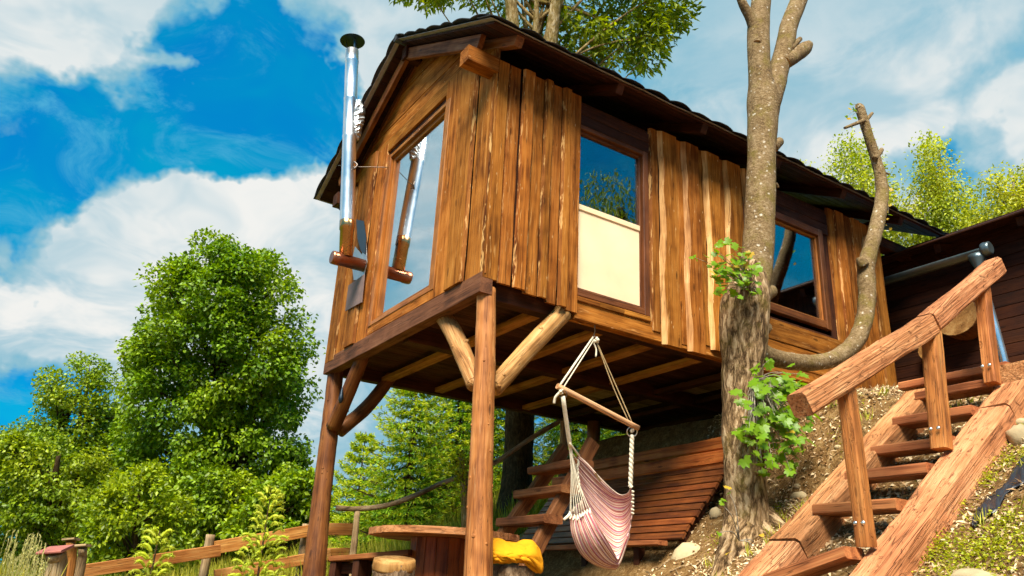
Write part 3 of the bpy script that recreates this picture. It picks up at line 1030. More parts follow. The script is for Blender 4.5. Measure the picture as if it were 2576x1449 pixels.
    # header over the middle window and over the right window
    for k in range(2):
        member('header_board', (1.08, 0.02, 4.87 + k * 0.13), (2.08, 0.02, 4.87 + k * 0.13), 0.025, 0.126, DARKWOOD, sw)  # dark timber colour paints the eave shadow into both headers
        member('header_board', (3.66, 0.02, 4.80 + k * 0.16), (5.26, 0.02, 4.80 + k * 0.16), 0.025, 0.156, DARKWOOD, sw)
    # boards under the right window
    member('apron_board', (3.66, 0.012, 3.13), (5.30, 0.012, 3.13), 0.035, 0.26, BOARD, sw, nseg=4, wob=0.002)
    member('apron_board', (3.66, 0.02, 2.86), (5.28, 0.02, 2.86), 0.03, 0.27, BOARD, sw, nseg=4, wob=0.002)
    # small pale piece of board nailed to the wall behind the branch
    pts = [FY(u, v, -0.012) for u, v in ((2168, 625), (2172, 596), (2182, 592), (2200, 608), (2206, 655), (2190, 676), (2176, 660))]
    vs = [tuple(p) for p in pts] + [tuple(p + V(0, 0.015, 0)) for p in pts]
    n = len(pts)
    fs = [tuple(range(n - 1, -1, -1)), tuple(range(n, 2 * n))] + [(i, (i + 1) % n, n + (i + 1) % n, n + i) for i in range(n)]
    o = mesh_obj('offcut', vs, fs, SAP, P)
    tag(o, 'pale irregular offcut board on the side wall')


build_walls()


def build_window(name, axis, a0, a1, z0, z1, fw_, mat, sashmat, parent, fz=None, label=None, outset=0.0, sash=0.055, glass=None):
    """frame members, an inner sash and a pane; a is the coordinate along the wall"""
    win = mesh_obj(name, [], [], mat, parent)
    if label:
        tag(win, label)
    up = (-1, 0, 0) if axis == 'x' else (0, -1, 0)

    def pt(a, z, d):
        return (d, a, z) if axis == 'x' else (a, d, z)
    fz = fz or fw_
    d = 0.03 - outset
    dep = 0.075
    member('frame', pt(a0 - fw_ / 2, z0 - fz, d), pt(a0 - fw_ / 2, z1 + fz, d), fw_, dep, mat, win, up)
    member('frame', pt(a1 + fw_ / 2, z0 - fz, d), pt(a1 + fw_ / 2, z1 + fz, d), fw_, dep, mat, win, up)
    member('frame', pt(a0, z0 - fz / 2, d + 0.003), pt(a1, z0 - fz / 2, d + 0.003), fz, dep, mat, win, up)
    member('frame', pt(a0, z1 + fz / 2, d + 0.003), pt(a1, z1 + fz / 2, d + 0.003), fz, dep, mat, win, up)
    s = sash
    d2 = d + 0.028
    member('sash', pt(a0 + s / 2, z0, d2), pt(a0 + s / 2, z1, d2), s, 0.05, sashmat, win, up)
    member('sash', pt(a1 - s / 2, z0, d2), pt(a1 - s / 2, z1, d2), s, 0.05, sashmat, win, up)
    member('sash', pt(a0 + s, z0 + s / 2, d2 + 0.002), pt(a1 - s, z0 + s / 2, d2 + 0.002), s, 0.05, sashmat, win, up)
    member('sash', pt(a0 + s, z1 - s / 2, d2 + 0.002), pt(a1 - s, z1 - s / 2, d2 + 0.002), s, 0.05, sashmat, win, up)
    e = 0.004
    g = d2 + 0.004
    q = [pt(a0 + s - e, z0 + s - e, g), pt(a1 - s + e, z0 + s - e, g), pt(a1 - s + e, z1 - s + e, g), pt(a0 + s - e, z1 - s + e, g)]
    t = V(*pt(0, 0, 0.006))
    vs = q + [tuple(V(*p) + t) for p in q]
    mesh_obj('pane', vs, [(0, 1, 2, 3), (7, 6, 5, 4), (0, 4, 5, 1), (1, 5, 6, 2), (2, 6, 7, 3), (3, 7, 4, 0)], glass or GLASS, win)
    return win


build_window('front_window', 'x', 1.06, 2.50, 2.96, 5.15, 0.10, WINWOOD, WINWOOD, cabin, 0.055, 'large pane in the gable front reflecting sky', glass=GLASSFRONT)
build_window('side_window', 'y', 1.06, 2.0, 2.915, 4.76, 0.075, WINDARK, WINDARK, cabin, 0.075, 'dark framed window with cream panel inside', sash=0.03, outset=-0.022)
build_window('side_window', 'y', 3.70, 5.05, 3.47, 4.66, 0.09, WINDARK, WINWOOD, cabin, 0.10, 'far side window behind the pruned tree', sash=0.028, outset=-0.01)
pw = thing('window_panel', (1.55, 0.065, 2.9), 'cream panel covering the lower half of the middle side window', 'panel')
member('board', (1.092, 0.068, 3.375), (1.968, 0.068, 3.375), 0.012, 0.90, PLYWOOD, pw)
member('top_rail', (1.092, 0.062, 3.84), (1.968, 0.062, 3.84), 0.03, 0.07, PLYWOOD, pw, cham=0.014)


def build_roof():
    P = cabin
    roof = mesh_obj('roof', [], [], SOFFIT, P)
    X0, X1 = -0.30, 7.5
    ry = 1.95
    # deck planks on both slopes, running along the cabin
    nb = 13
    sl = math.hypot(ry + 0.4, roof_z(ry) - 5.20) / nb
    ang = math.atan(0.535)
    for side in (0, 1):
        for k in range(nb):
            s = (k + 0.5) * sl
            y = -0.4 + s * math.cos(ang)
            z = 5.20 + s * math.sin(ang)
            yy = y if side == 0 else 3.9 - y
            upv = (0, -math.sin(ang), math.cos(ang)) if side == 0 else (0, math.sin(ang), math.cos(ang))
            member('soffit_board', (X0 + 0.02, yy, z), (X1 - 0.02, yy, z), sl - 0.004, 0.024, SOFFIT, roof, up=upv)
    # wall plates (their ends show under the roof), ridge beam
    member('wall_plate', (-0.34, 0.06, 5.06), (0.02, 0.06, 5.06), 0.17, 0.18, BOARD, P, nseg=2, wob=0.003)
    member('wall_plate', (0.024, 0.15, 5.06), (7.35, 0.15, 5.06), 0.16, 0.17, DARKWOOD, P)  # inner run darker than the lit end: eave shade put into the colour
    member('wall_plate', (-0.2, 3.86, 5.05), (7.35, 3.86, 5.05), 0.17, 0.18, DARKWOOD, P)
    member('ridge_beam', (-0.22, ry, roof_z(ry) - 0.13), (7.4, ry, roof_z(ry) - 0.13), 0.12, 0.18, DARKWOOD, P)
    # rafters; their ends show below the eaves
    for i, x in enumerate([0.04, 1.34, 2.6, 3.87, 5.14, 6.4]):
        for side in (0, 1):
            y0, y1 = (-0.36, ry - 0.03) if side == 0 else (4.26, ry + 0.03)
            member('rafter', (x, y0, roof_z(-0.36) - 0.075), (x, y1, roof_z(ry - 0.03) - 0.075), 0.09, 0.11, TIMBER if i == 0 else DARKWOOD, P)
    # barge rafters on the gable front and a short collar
    for side in (0, 1):
        y0, y1 = (0.05, ry - 0.02) if side == 0 else (3.85, ry + 0.02)
        member('barge_rafter', (-0.16, y0, roof_z(0.05) - 0.13), (-0.16, y1, roof_z(ry - 0.02) - 0.13), 0.06, 0.15, TIMBER, P, nseg=4, wob=0.003)
    # far end block under the roof corner
    member('end_block', (7.36, -0.16, 5.06), (7.36, 0.1, 5.06), 0.1, 0.16, BOARD, P)

    # felt strip + shingles along the eaves and the rakes
    def shingle(p, e, s, L, D, arch, mat, seedv):
        """p corner, e along the edge, s up the slope; arched edge, 6 mm thick"""
        nx, ny = 6, 2
        n = e.cross(s).normalized()
        if n.z < 0:
            n = -n
        top, bot = [], []
        for j in range(ny + 1):
            for i in range(nx + 1):
                t = i / nx
                a = arch * math.sin(math.pi * t) * (1 - j / ny) + 0.006 * mnoise.noise(V(t * 3, j, seedv))
                q = p + e * (L * t) + s * (D * j / ny) + n * (a + 0.004) - s * (0.02 * math.sin(math.pi * t) * (1 - j / ny))
                top.append(q + n * 0.007)
                bot.append(q)
        m_ = len(top)
        vs = top + bot
        fs = []
        w_ = nx + 1
        for j in range(ny):
            for i in range(nx):
                a = j * w_ + i
                fs.append((a, a + 1, a + w_ + 1, a + w_))
                fs.append((m_ + a, m_ + a + w_, m_ + a + w_ + 1, m_ + a + 1))
        for i in range(nx):
            fs.append((i, m_ + i, m_ + i + 1, i + 1))
            a = ny * w_ + i
            fs.append((a, a + 1, m_ + a + 1, m_ + a))
        for j in range(ny):
            a = j * w_
            fs.append((a, a + w_, m_ + a + w_, m_ + a))
            a = j * w_ + nx
            fs.append((a, m_ + a, m_ + a + w_, a + w_))
        return mesh_obj('shingle', vs, fs, mat, roof, None, False)
    ca, sa = math.cos(ang), math.sin(ang)
    zt = 5.20 + 0.012
    # felt sheet under the shingles
    FELT = plain('grey_roofing_felt', (0.30, 0.28, 0.29), 0.5, amt=0.3, bump=0.3, bscale=60)
    for side in (0, 1):
        y0 = -0.425 if side == 0 else 4.325
        y1 = ry
        z0, z1 = zt - 0.013, roof_z(ry) + 0.013
        off = V(0, -sa if side == 0 else sa, ca) * 0.008
        p = [V(X0 - 0.035, y0, z0), V(X1 + 0.02, y0, z0), V(X1 + 0.02, y1, z1), V(X0 - 0.035, y1, z1)]
        # wavy rim so the felt edge undulates
        n1 = 60
        vs, fs = [], []
        for i in range(n1 + 1):
            t = i / n1
            wv = 0.012 * mnoise.noise(V(t * 22, side * 5, 1)) + 0.006 * mnoise.noise(V(t * 60, side * 5, 2))
            lo = p[0].lerp(p[1], t) + off + V(0, 0, wv)
            hi = p[3].lerp(p[2], t) + off
            vs += [lo, hi, lo + off * 0.6, hi + off * 0.6]
        for i in range(n1):
            a = i * 4
            fs += [(a, a + 1, a + 5, a + 4), (a + 2, a + 6, a + 7, a + 3), (a, a + 4, a + 6, a + 2), (a + 1, a + 3, a + 7, a + 5)]
        fs += [(0, 2, 3, 1), (n1 * 4, n1 * 4 + 1, n1 * 4 + 3, n1 * 4 + 2)]
        mesh_obj('felt_sheet', vs, fs, FELT, roof)
        s = V(0, ca, sa) if side == 0 else V(0, -ca, sa)
        nrm = V(0, -sa, ca) if side == 0 else V(0, sa, ca)
        x = X0 - 0.06
        i = 0
        while x < X1 - 0.1:
            L = random.uniform(0.30, 0.38)
            shingle(V(x, y0, z0) - s * 0.02 + nrm * (0.016 + 0.004 * (i % 2)), V(1, 0, 0), s, L + 0.03, 0.30, random.uniform(0.018, 0.034), SHINGLE, random.random() * 99)
            x += L
            i += 1
        # rake shingles at the gable front
        t = 0.0
        Ls = math.hypot(ry - y0, z1 - z0)
        i = 0
        while t < Ls - 0.05:
            L = min(random.uniform(0.34, 0.5), Ls - t)
            shingle(V(X0 - 0.055, y0, z0) + s * t + nrm * (0.026 + 0.004 * (i % 2)), s, V(1, 0, 0), L + 0.03, 0.30, random.uniform(0.008, 0.022), SHINGLE, random.random() * 99)
            t += L
            i += 1
        # remaining courses, out of sight from below, as one mesh
        vs, fs = [], []
        for r in range(9):
            a = V(0, y0, z0) + s * (0.26 + r * 0.26) + nrm * 0.02
            for k in range(22):
                o = len(vs)
                xx = X0 + 0.24 + k * 0.335 + (r % 2) * 0.16
                x2 = min(xx + 0.33, X1)
                j = nrm * random.uniform(0, 0.006)
                q = [V(xx, a.y, a.z) + nrm * 0.016 + j, V(x2, a.y, a.z) + nrm * 0.016 + j, V(x2, a.y, a.z) + s * 0.3, V(xx, a.y, a.z) + s * 0.3]
                vs += q + [w_ - nrm * 0.006 for w_ in q]
                fs += [(o, o + 1, o + 2, o + 3), (o + 4, o + 7, o + 6, o + 5), (o, o + 4, o + 5, o + 1), (o + 1, o + 5, o + 6, o + 2), (o + 2, o + 6, o + 7, o + 3), (o + 3, o + 7, o + 4, o)]
        tag(mesh_obj('shingle_courses', vs, fs, SHINGLE, roof), kind='stuff')
    log('ridge_cap', [(X0 - 0.06, ry, roof_z(ry) + 0.03), (3, ry, roof_z(ry) + 0.025), (X1 + 0.03, ry, roof_z(ry) + 0.03)], [0.055, 0.055, 0.055], SHINGLE, roof, 10, 20, 0.03)


build_roof()


def lathe(name, prof, p0, p1, mat, parent, n=28, smooth=True):
    """prof: (t along p0->p1 in metres, radius)"""
    M, L = frame(p0, p1)
    vs, fs = [], []
    for (z, r) in prof:
        for j in range(n):
            a = 2 * math.pi * j / n
            vs.append((r * math.cos(a), r * math.sin(a), z))
    for k in range(len(prof) - 1):
        for j in range(n):
            a, b = k * n + j, k * n + (j + 1) % n
            fs.append((a, b, b + n, a + n))
    fs.append(tuple(range(n - 1, -1, -1)))
    fs.append(tuple(range((len(prof) - 1) * n, len(prof) * n)))
    me = mesh_obj(name, vs, fs, mat, parent, M, False)
    me.data.polygons.foreach_set('use_smooth', [smooth and len(p.vertices) == 4 for p in me.data.polygons])
    return me


def build_flue():
    bot = V(-0.285, 2.86, 3.78)
    top = FX(886, 128, -0.55)
    ax = (top - bot)
    L = ax.length
    ax.normalize()
    r = 0.088

    def at(t):
        return bot + ax * t
    fl = lathe('stovepipe', [(0.50, r), (0.52, r + 0.003), (1.70, r + 0.003), (1.71, r + 0.006), (1.74, r + 0.006), (1.75, r + 0.001), (2.28, r + 0.001), (2.29, r + 0.005),
                             (2.31, r + 0.005), (2.32, r), (L - 0.20, r), (L - 0.19, r + 0.006), (L - 0.16, r + 0.006), (L - 0.15, r + 0.002), (L, r + 0.002)], bot, top, STEEL, cabin, 36)
    tag(fl, 'tall shiny steel stovepipe with black rain cap on the cabin front')
    lathe('lower_section', [(0.03, r - 0.004), (0.40, r - 0.004), (0.405, r + 0.004), (0.52, r + 0.004), (0.525, r)], bot, top, COPPER, fl, 32)
    t0, t1 = V(-0.47, 2.86, 3.765), V(-0.04, 2.86, 3.765)
    lathe('tee_fitting', [(0, 0.072), (0.004, 0.08), (0.03, 0.084), (0.10, 0.084), (0.105, 0.078), (0.42, 0.078)], t0, t1, RUST, fl, 32)
    lathe('rain_cap', [(0.0, 0.165), (0.006, 0.169), (0.012, 0.165), (0.05, 0.06), (0.075, 0.005)], at(L + 0.15), at(L + 0.3), DARKMETAL, fl, 36)
    for k in range(3):
        a = 2 * math.pi * k / 3 + 0.5
        xx = V(math.cos(a), math.sin(a), 0) * 0.08
        member('cap_strut', at(L - 0.03) + xx, at(L + 0.155) + xx, 0.022, 0.004, GALV, fl, up=(math.cos(a), math.sin(a), 0), cham=0.001)
    # crumpled foil between the pipe and the roof edge
    c = at(2.03)
    vs, fs = tube_data([c + V(0.10, -0.02, -0.32), c + V(0.09, -0.03, -0.1), c + V(0.09, -0.03, 0.1), c + V(0.085, -0.03, 0.26)], [0.05, 0.085, 0.09, 0.05], 14, 26, 0.28, 22, 0, 3)
    mesh_obj('foil_wrap', vs, fs, FOIL, fl, None, False)
    # wire stay with twisted knot
    w0 = FX(853, 622 - 0, -0.42)
    k0, k1 = at(1.28) + V(-0.11, 0.09, 0.03), V(0.0, 2.55, at(1.28).z - 0.02)
    tubes('wire_stay', [([k0, at(1.28) + V(-0.075, 0, 0.0), at(1.28) + V(0.02, -0.085, -0.02), k1], 0.005),
                        ([at(1.28) + V(0.03, -0.1, 0.05), at(1.28) + V(0.06, -0.14, -0.01), at(1.28) + V(0.03, -0.12, -0.07)], 0.012)], WIREMAT, fl)

    def sheet(name, pts, x, mat, th=0.006, lab=None):
        q = [FX(u, v, x) if len(p3) == 2 else FX(u, v, p3[2]) for p3 in pts for (u, v) in [p3[:2]]]
        n = len(q)
        vs = q + [p + V(th, 0, 0) for p in q]
        fs = [tuple(range(n)), tuple(range(2 * n - 1, n - 1, -1))] + [((i + 1) % n, i, n + i, n + (i + 1) % n) for i in range(n)]
        o = mesh_obj(name, vs, fs, mat, fl)
        if lab:
            tag(o, lab)
        return o
    sheet('flashing_sheet', [(896, 552), (915, 556), (921, 600), (918, 640), (908, 632), (899, 600)], -0.06, DARKMETAL, lab='dark curved flashing sheet beside the pipe')
    sheet('foil_patch', [(893, 620), (910, 640), (921, 612), (923, 660), (914, 700), (890, 705), (884, 660)], -0.045, FOIL)
    sheet('cover_board', [(868, 783), (876, 718), (916, 690), (909, 760)], -0.05, plain('violet_grey_board', (0.17, 0.11, 0.10), 0.7), 0.012, 'grey-violet board covering the pipe outlet')


build_flue()

# ------------------------------------------------------------------ stairs on the bank
def build_stairs():
    st = thing('outdoor_stairs', (1.4, -2.4, gz(1.4, -2.4)), 'red-brown open stairs with rough beam stringers and one handrail on the bank', 'stairs')

    def top(x):
        return 0.41 + 0.73 * (x - 1.36)
    ang = math.atan(0.73)
    dz = 0.125 / math.cos(ang)
    nrm = (-math.sin(ang), 0, math.cos(ang))
    for y, x0, x1, w, off in ((-2.82, 0.0, 3.36, 0.235, 0.0), (-1.98, 0.2, 3.5, 0.265, 0.02)):
        # each stringer is made of two beams meeting at a scarf joint
        xj = 1.52 if y > -2.5 else 3.02
        for a, b in ((x0, xj - 0.004), (xj + 0.004, x1)):
            member('stringer', (a, y, top(a) - dz + off), (b, y, top(b) - dz + off), w, 0.25, STAIRWOOD, st, up=nrm, cham=0.02, nseg=max(3, int((b - a) * 9)), wob=0.016, endjit=0.02)
    for (x, z) in ((1.68, 0.76), (2.1, 1.045), (2.47, 1.29), (2.82, 1.58), (3.2, 1.865)):
        member('tread', (x + 0.13, -2.71, z - 0.04), (x + 0.13, -2.06, z - 0.04), 0.22, 0.078, TREADWOOD, st, cham=0.012, nseg=3, wob=0.004)
        member('cleat', (x + 0.13, -2.10, z - 0.14), (x + 0.13, -2.06, z - 0.14), 0.09, 0.07, TREADWOOD, st)
    a, b = FY(1948, 1462, -2.10), FY(2150, 1392, -2.70)
    member('tread', a, b, 0.22, 0.078, TREADWOOD, st, cham=0.012, nseg=3, wob=0.004)
    # rail posts with pairs of screws
    for i, (ub, vb, ut, vt, w) in enumerate(((2168, 1375, 2118, 985, 0.096), (2360, 1128, 2330, 800, 0.115), (2488, 963, 2461, 706, 0.102))):
        y = -2.735
        b, t = FY(ub, vb, y), FY(ut, vt, y)
        p = member('rail_post', b + V(0.05, 0, 0.0), t + V(0.05, 0, 0.02), w, w, POSTWOOD, st, up=(-1, 0, 0), cham=0.012, nseg=7, wob=0.006)
        for k in (-1, 1):
            c = b + V(0.05 - w / 2 - 0.004, k * 0.028, 0.14)
            lathe('screw', [(0, 0.016), (0.006, 0.013), (0.009, 0.004)], c, c + V(-0.02, 0, 0), SCREW, p, 10)
    y = -2.735
    a, j, e = FY(2012, 1020, y), FY(2336, 818, y), FY(2503, 672, y)
    upv = (-0.5, 0, 0.86)
    d = (j - a).normalized()
    member('handrail', a, j - d * 0.01, 0.14, 0.155, STAIRWOOD, st, up=upv, cham=0.017, nseg=14, wob=0.009, endjit=0.02)
    d = (e - j).normalized()
    member('handrail', j + V(0, 0, 0.012), e + V(0, 0, 0.0), 0.145, 0.15, STAIRWOOD, st, up=upv, cham=0.017, nseg=9, wob=0.009, endjit=0.02)
    # landing boards at the head of the stairs
    for k in range(3):
        member('landing_board', (3.52 + k * 0.2, -2.75, 2.0), (3.52 + k * 0.2, -1.8, 2.0), 0.19, 0.07, TREADWOOD, st, cham=0.01)
    # short stake and a beam carrying on past the landing
    member('stake', (3.26, -2.96, 1.75), (3.34, -2.97, 1.25), 0.03, 0.03, STAIRWOOD, st)
    member('side_beam', (3.42, -2.80, 1.90), (5.2, -2.75, 2.02), 0.2, 0.22, STAIRWOOD, st, nseg=8, wob=0.01)


build_stairs()


# ------------------------------------------------------------------ neighbouring shed
def build_shed():
    sh = thing('plank_shed', (7.4, -1.6, gz(7.4, -1.6)), 'dark brown horizontal plank shed with grey gutter above the stairs', 'shed')
    X0 = 7.3
    # horizontal planks of the front
    wl = mesh_obj('wall', [(X0 + 0.05, 0.9, 2.2), (X0 + 0.05, -5.5, 2.2), (X0 + 0.05, -5.5, 5.2), (X0 + 0.05, 0.9, 5.2),
                           (X0 + 0.12, 0.9, 2.2), (X0 + 0.12, -5.5, 2.2), (X0 + 0.12, -5.5, 5.2), (X0 + 0.12, 0.9, 5.2)],
                  [(0, 1, 2, 3), (7, 6, 5, 4), (0, 4, 5, 1), (1, 5, 6, 2), (2, 6, 7, 3), (3, 7, 4, 0)], SHEDWOOD, sh)
    for k in range(17):
        z = 2.3 + k * 0.17
        member('plank', (X0 + 0.02, 0.9, z), (X0 + 0.02, -5.5, z), 0.03, 0.166, SHEDWOOD, wl, nseg=3, wob=0.002)
    # side wall
    for k in range(17):
        z = 2.3 + k * 0.17
        member('plank', (X0 + 0.12, 0.92, z), (X0 + 4, 0.92, z), 0.03, 0.166, SHEDWOOD, wl)
    rf = mesh_obj('roof', [], [], SHEDWOOD, sh)
    zr, xr = 4.93, X0 - 0.42
    up = V(-0.25, 0, 1).normalized()
    for k in range(9):
        x = xr + 0.08 + k * 0.22
        z = zr + (x - xr) * 0.25
        member('roof_board', (x, 1.1, z), (x, -5.6, z), 0.215, 0.03, SHEDWOOD, rf, up=tuple(up))
        if k < 8:
            member('roof_batten', (x + 0.1, 1.15, z + 0.055), (x + 0.1, -5.65, z + 0.055), 0.23, 0.02, SHINGLE, rf, up=tuple(up))
    for k in range(6):
        y = 0.6 - k * 1.1
        member('rafter', (xr + 0.1, y, zr - 0.07), (xr + 1.9, y, zr + 0.38), 0.09, 0.12, SHEDWOOD, sh)
    # half-round gutter, outlet and downpipe
    ye, y0 = FX(2484, 640, xr - 0.05).y, FX(2225, 705, xr - 0.05).y
    zg = FX(2484, 634, xr - 0.05).z
    R_ = 0.085
    vs, fs = [], []
    n, m_ = 14, 14
    for i in range(n + 1):
        y = 1.05 + (ye - 1.05) * i / n
        z = zg + 0.02 * (1 - i / n)
        for j in range(m_ + 1):
            a = math.pi + math.pi * j / m_
            for rr in (R_, R_ - 0.004):
                vs.append((xr - 0.05 + rr * math.cos(a), y, z + 0.05 + rr * math.sin(a)))
    w_ = (m_ + 1) * 2
    for i in range(n):
        for j in range(m_):
            a = i * w_ + j * 2
            fs.append((a, a + 2, a + w_ + 2, a + w_))
            fs.append((a + 1, a + w_ + 1, a + w_ + 3, a + 3))
    for i in range(n):
        for a in (i * w_, i * w_ + m_ * 2):
            fs.append((a, a + w_, a + w_ + 1, a + 1))
    g = mesh_obj('gutter', vs, fs, GALV, sh, None, True)
    ec = V(xr - 0.05, ye, zg + 0.05)
    lathe('gutter_bead', [(0, 0.085), (0.02, 0.095), (0.05, 0.095), (0.07, 0.088), (0.10, 0.088), (0.11, 0.07)], ec + V(0, 0.05, -0.005), ec + V(0, -0.2, -0.005), GALV, g, 22)
    oc = ec + V(0, 0.13, -0.05)
    lathe('outlet', [(0, 0.11), (0.06, 0.10), (0.17, 0.055), (0.24, 0.05)], oc, oc + V(0, 0, -0.3), GALV, g, 20)
    p0 = oc + V(0, 0, -0.2)
    p1 = FX(2528, 915, xr + 0.1)
    log('downpipe', [p0, p0 + V(0.0, 0, -0.15), p0.lerp(p1, 0.3), p1, p1 + V(0.0, 0, -0.6)], [0.048] * 5, ZINCBRIGHT, sh, 16, 30, 0)
    # log ends standing out of the wall
    c = FX(2402, 790, X0 - 0.30)
    log('log_end', [c + V(0.9, 0, 0), c + V(0.3, 0, 0), c], [0.30, 0.30, 0.29], TIMBER, sh, 22, 10, 0.04, 3, 0.03, endmat=CUTEND)
    c = FX(2335, 880, X0 - 0.15)
    log('log_end', [c + V(0.9, 0, 0), c + V(0.3, 0, 0), c], [0.15, 0.15, 0.145], TIMBER, sh, 16, 8, 0.05, 3, 0.03, endmat=CUTEND)
    # foot beam
    member('foot_beam', (X0 - 0.1, 0.8, 2.28), (X0 - 0.1, -4.5, 2.22), 0.2, 0.22, DARKWOOD, sh, nseg=8, wob=0.01)


build_shed()


# ------------------------------------------------------------------ sloping plank deck, its rails, and the ladder
def build_deck():
    dk = thing('sloping_deck', (2.7, 1.6, gz(2.7, 1.6)), 'sloping red-brown plank deck under the cabin with two heavy rails on top', 'deck')
    y0, y1 = 0.12, 3.25
    bx, bz, tx, tz = 2.66, 0.66, 3.32, 1.50
    n = 11
    up = V(-(tz - bz), 0, tx - bx).normalized()
    for k in range(n):
        t = (k + 0.5) / n
        c0 = V(bx + (tx - bx) * t, y0 + 0.13 * (1 - t) + random.uniform(-0.012, 0.012), bz + (tz - bz) * t)
        c1 = V(c0.x, y1, c0.z)
        member('deck_board', c0, c1, math.hypot(tx - bx, tz - bz) / n - 0.016, 0.03, DECKWOOD, dk, up=tuple(up), cham=0.004, nseg=3, wob=0.0015)
    for y in (0.32, 1.7, 3.0):
        member('bearer', (bx + 0.05 + 0.04, y, bz - 0.03), (tx + 0.09, y, tz - 0.03), 0.08, 0.07, DARKWOOD, dk, up=tuple(up))
    member('top_rail', (tx + 0.02, y0 - 0.25, tz + 0.07), (tx + 0.02, y1 + 0.1, tz + 0.05), 0.13, 0.15, DECKBEAM, dk, nseg=10, wob=0.007, cham=0.015)
    member('top_rail', (tx + 0.09, y0 - 0.25, tz + 0.235), (tx + 0.09, y1 - 0.2, tz + 0.215), 0.13, 0.14, DECKBEAM, dk, nseg=10, wob=0.007, cham=0.015)
    member('foot_board', (bx - 0.06, 0.45, bz - 0.035), (bx - 0.10, 1.62, bz - 0.03), 0.14, 0.05, TREADWOOD, dk, nseg=4, wob=0.004)
    member('foot_board', (bx - 0.10, 1.63, bz - 0.05), (bx - 0.12, 3.4, bz - 0.05), 0.14, 0.05, TREADWOOD, dk, nseg=4, wob=0.004)
    for y in (0.9, 1.8, 2.9):
        member('stub_post', (bx + 0.02, y, bz - 0.07), (bx + 0.02, y, gz(bx, y) - 0.2), 0.09, 0.09, DARKWOOD, dk)
    # low beam with moss behind the deck
    member('back_rail', (tx + 0.9, 0.6, tz + 0.30), (tx + 0.9, 3.9, tz + 0.18), 0.12, 0.14, LADDERWOOD, dk, nseg=6, wob=0.006)
    tag(log('stump_block', [(tx + 0.5, 1.05, tz - 0.1), (tx + 0.5, 1.05, tz + 0.36)], [0.14, 0.12], BARKSTUMP, dk, 12, 6, 0.1, 8))

    ld = thing('wooden_ladder_stair', (1.6, 1.2, gz(1.6, 1.2)), 'short steep ladder stair with thick worn treads beside the cabin post', 'ladder')
    rails = {}
    for y, a, b in ((0.92, (1350, 1378), (1492, 1112)), (1.62, (1268, 1345), (1420, 1128))):
        p, q = FY(*a, y), FY(*b, y)
        d = (q - p).normalized()
        p = p - d * 0.5
        rails[y] = (p, q)
        member('side_rail', p, q, 0.09, 0.15, LADDERWOOD, ld, up=(-d.z, 0, d.x), cham=0.014, nseg=8, wob=0.005)
    for (u, v) in ((1322, 1312), (1365, 1240), (1400, 1178)):
        c = FY(u, v, 1.27)
        member('tread', (c.x, 0.78, c.z), (c.x, 1.66, c.z), 0.24, 0.085, LADDERWOOD, ld, cham=0.014, nseg=5, wob=0.005)
    # free-standing pole behind, carries the crooked rail
    return dk


build_deck()


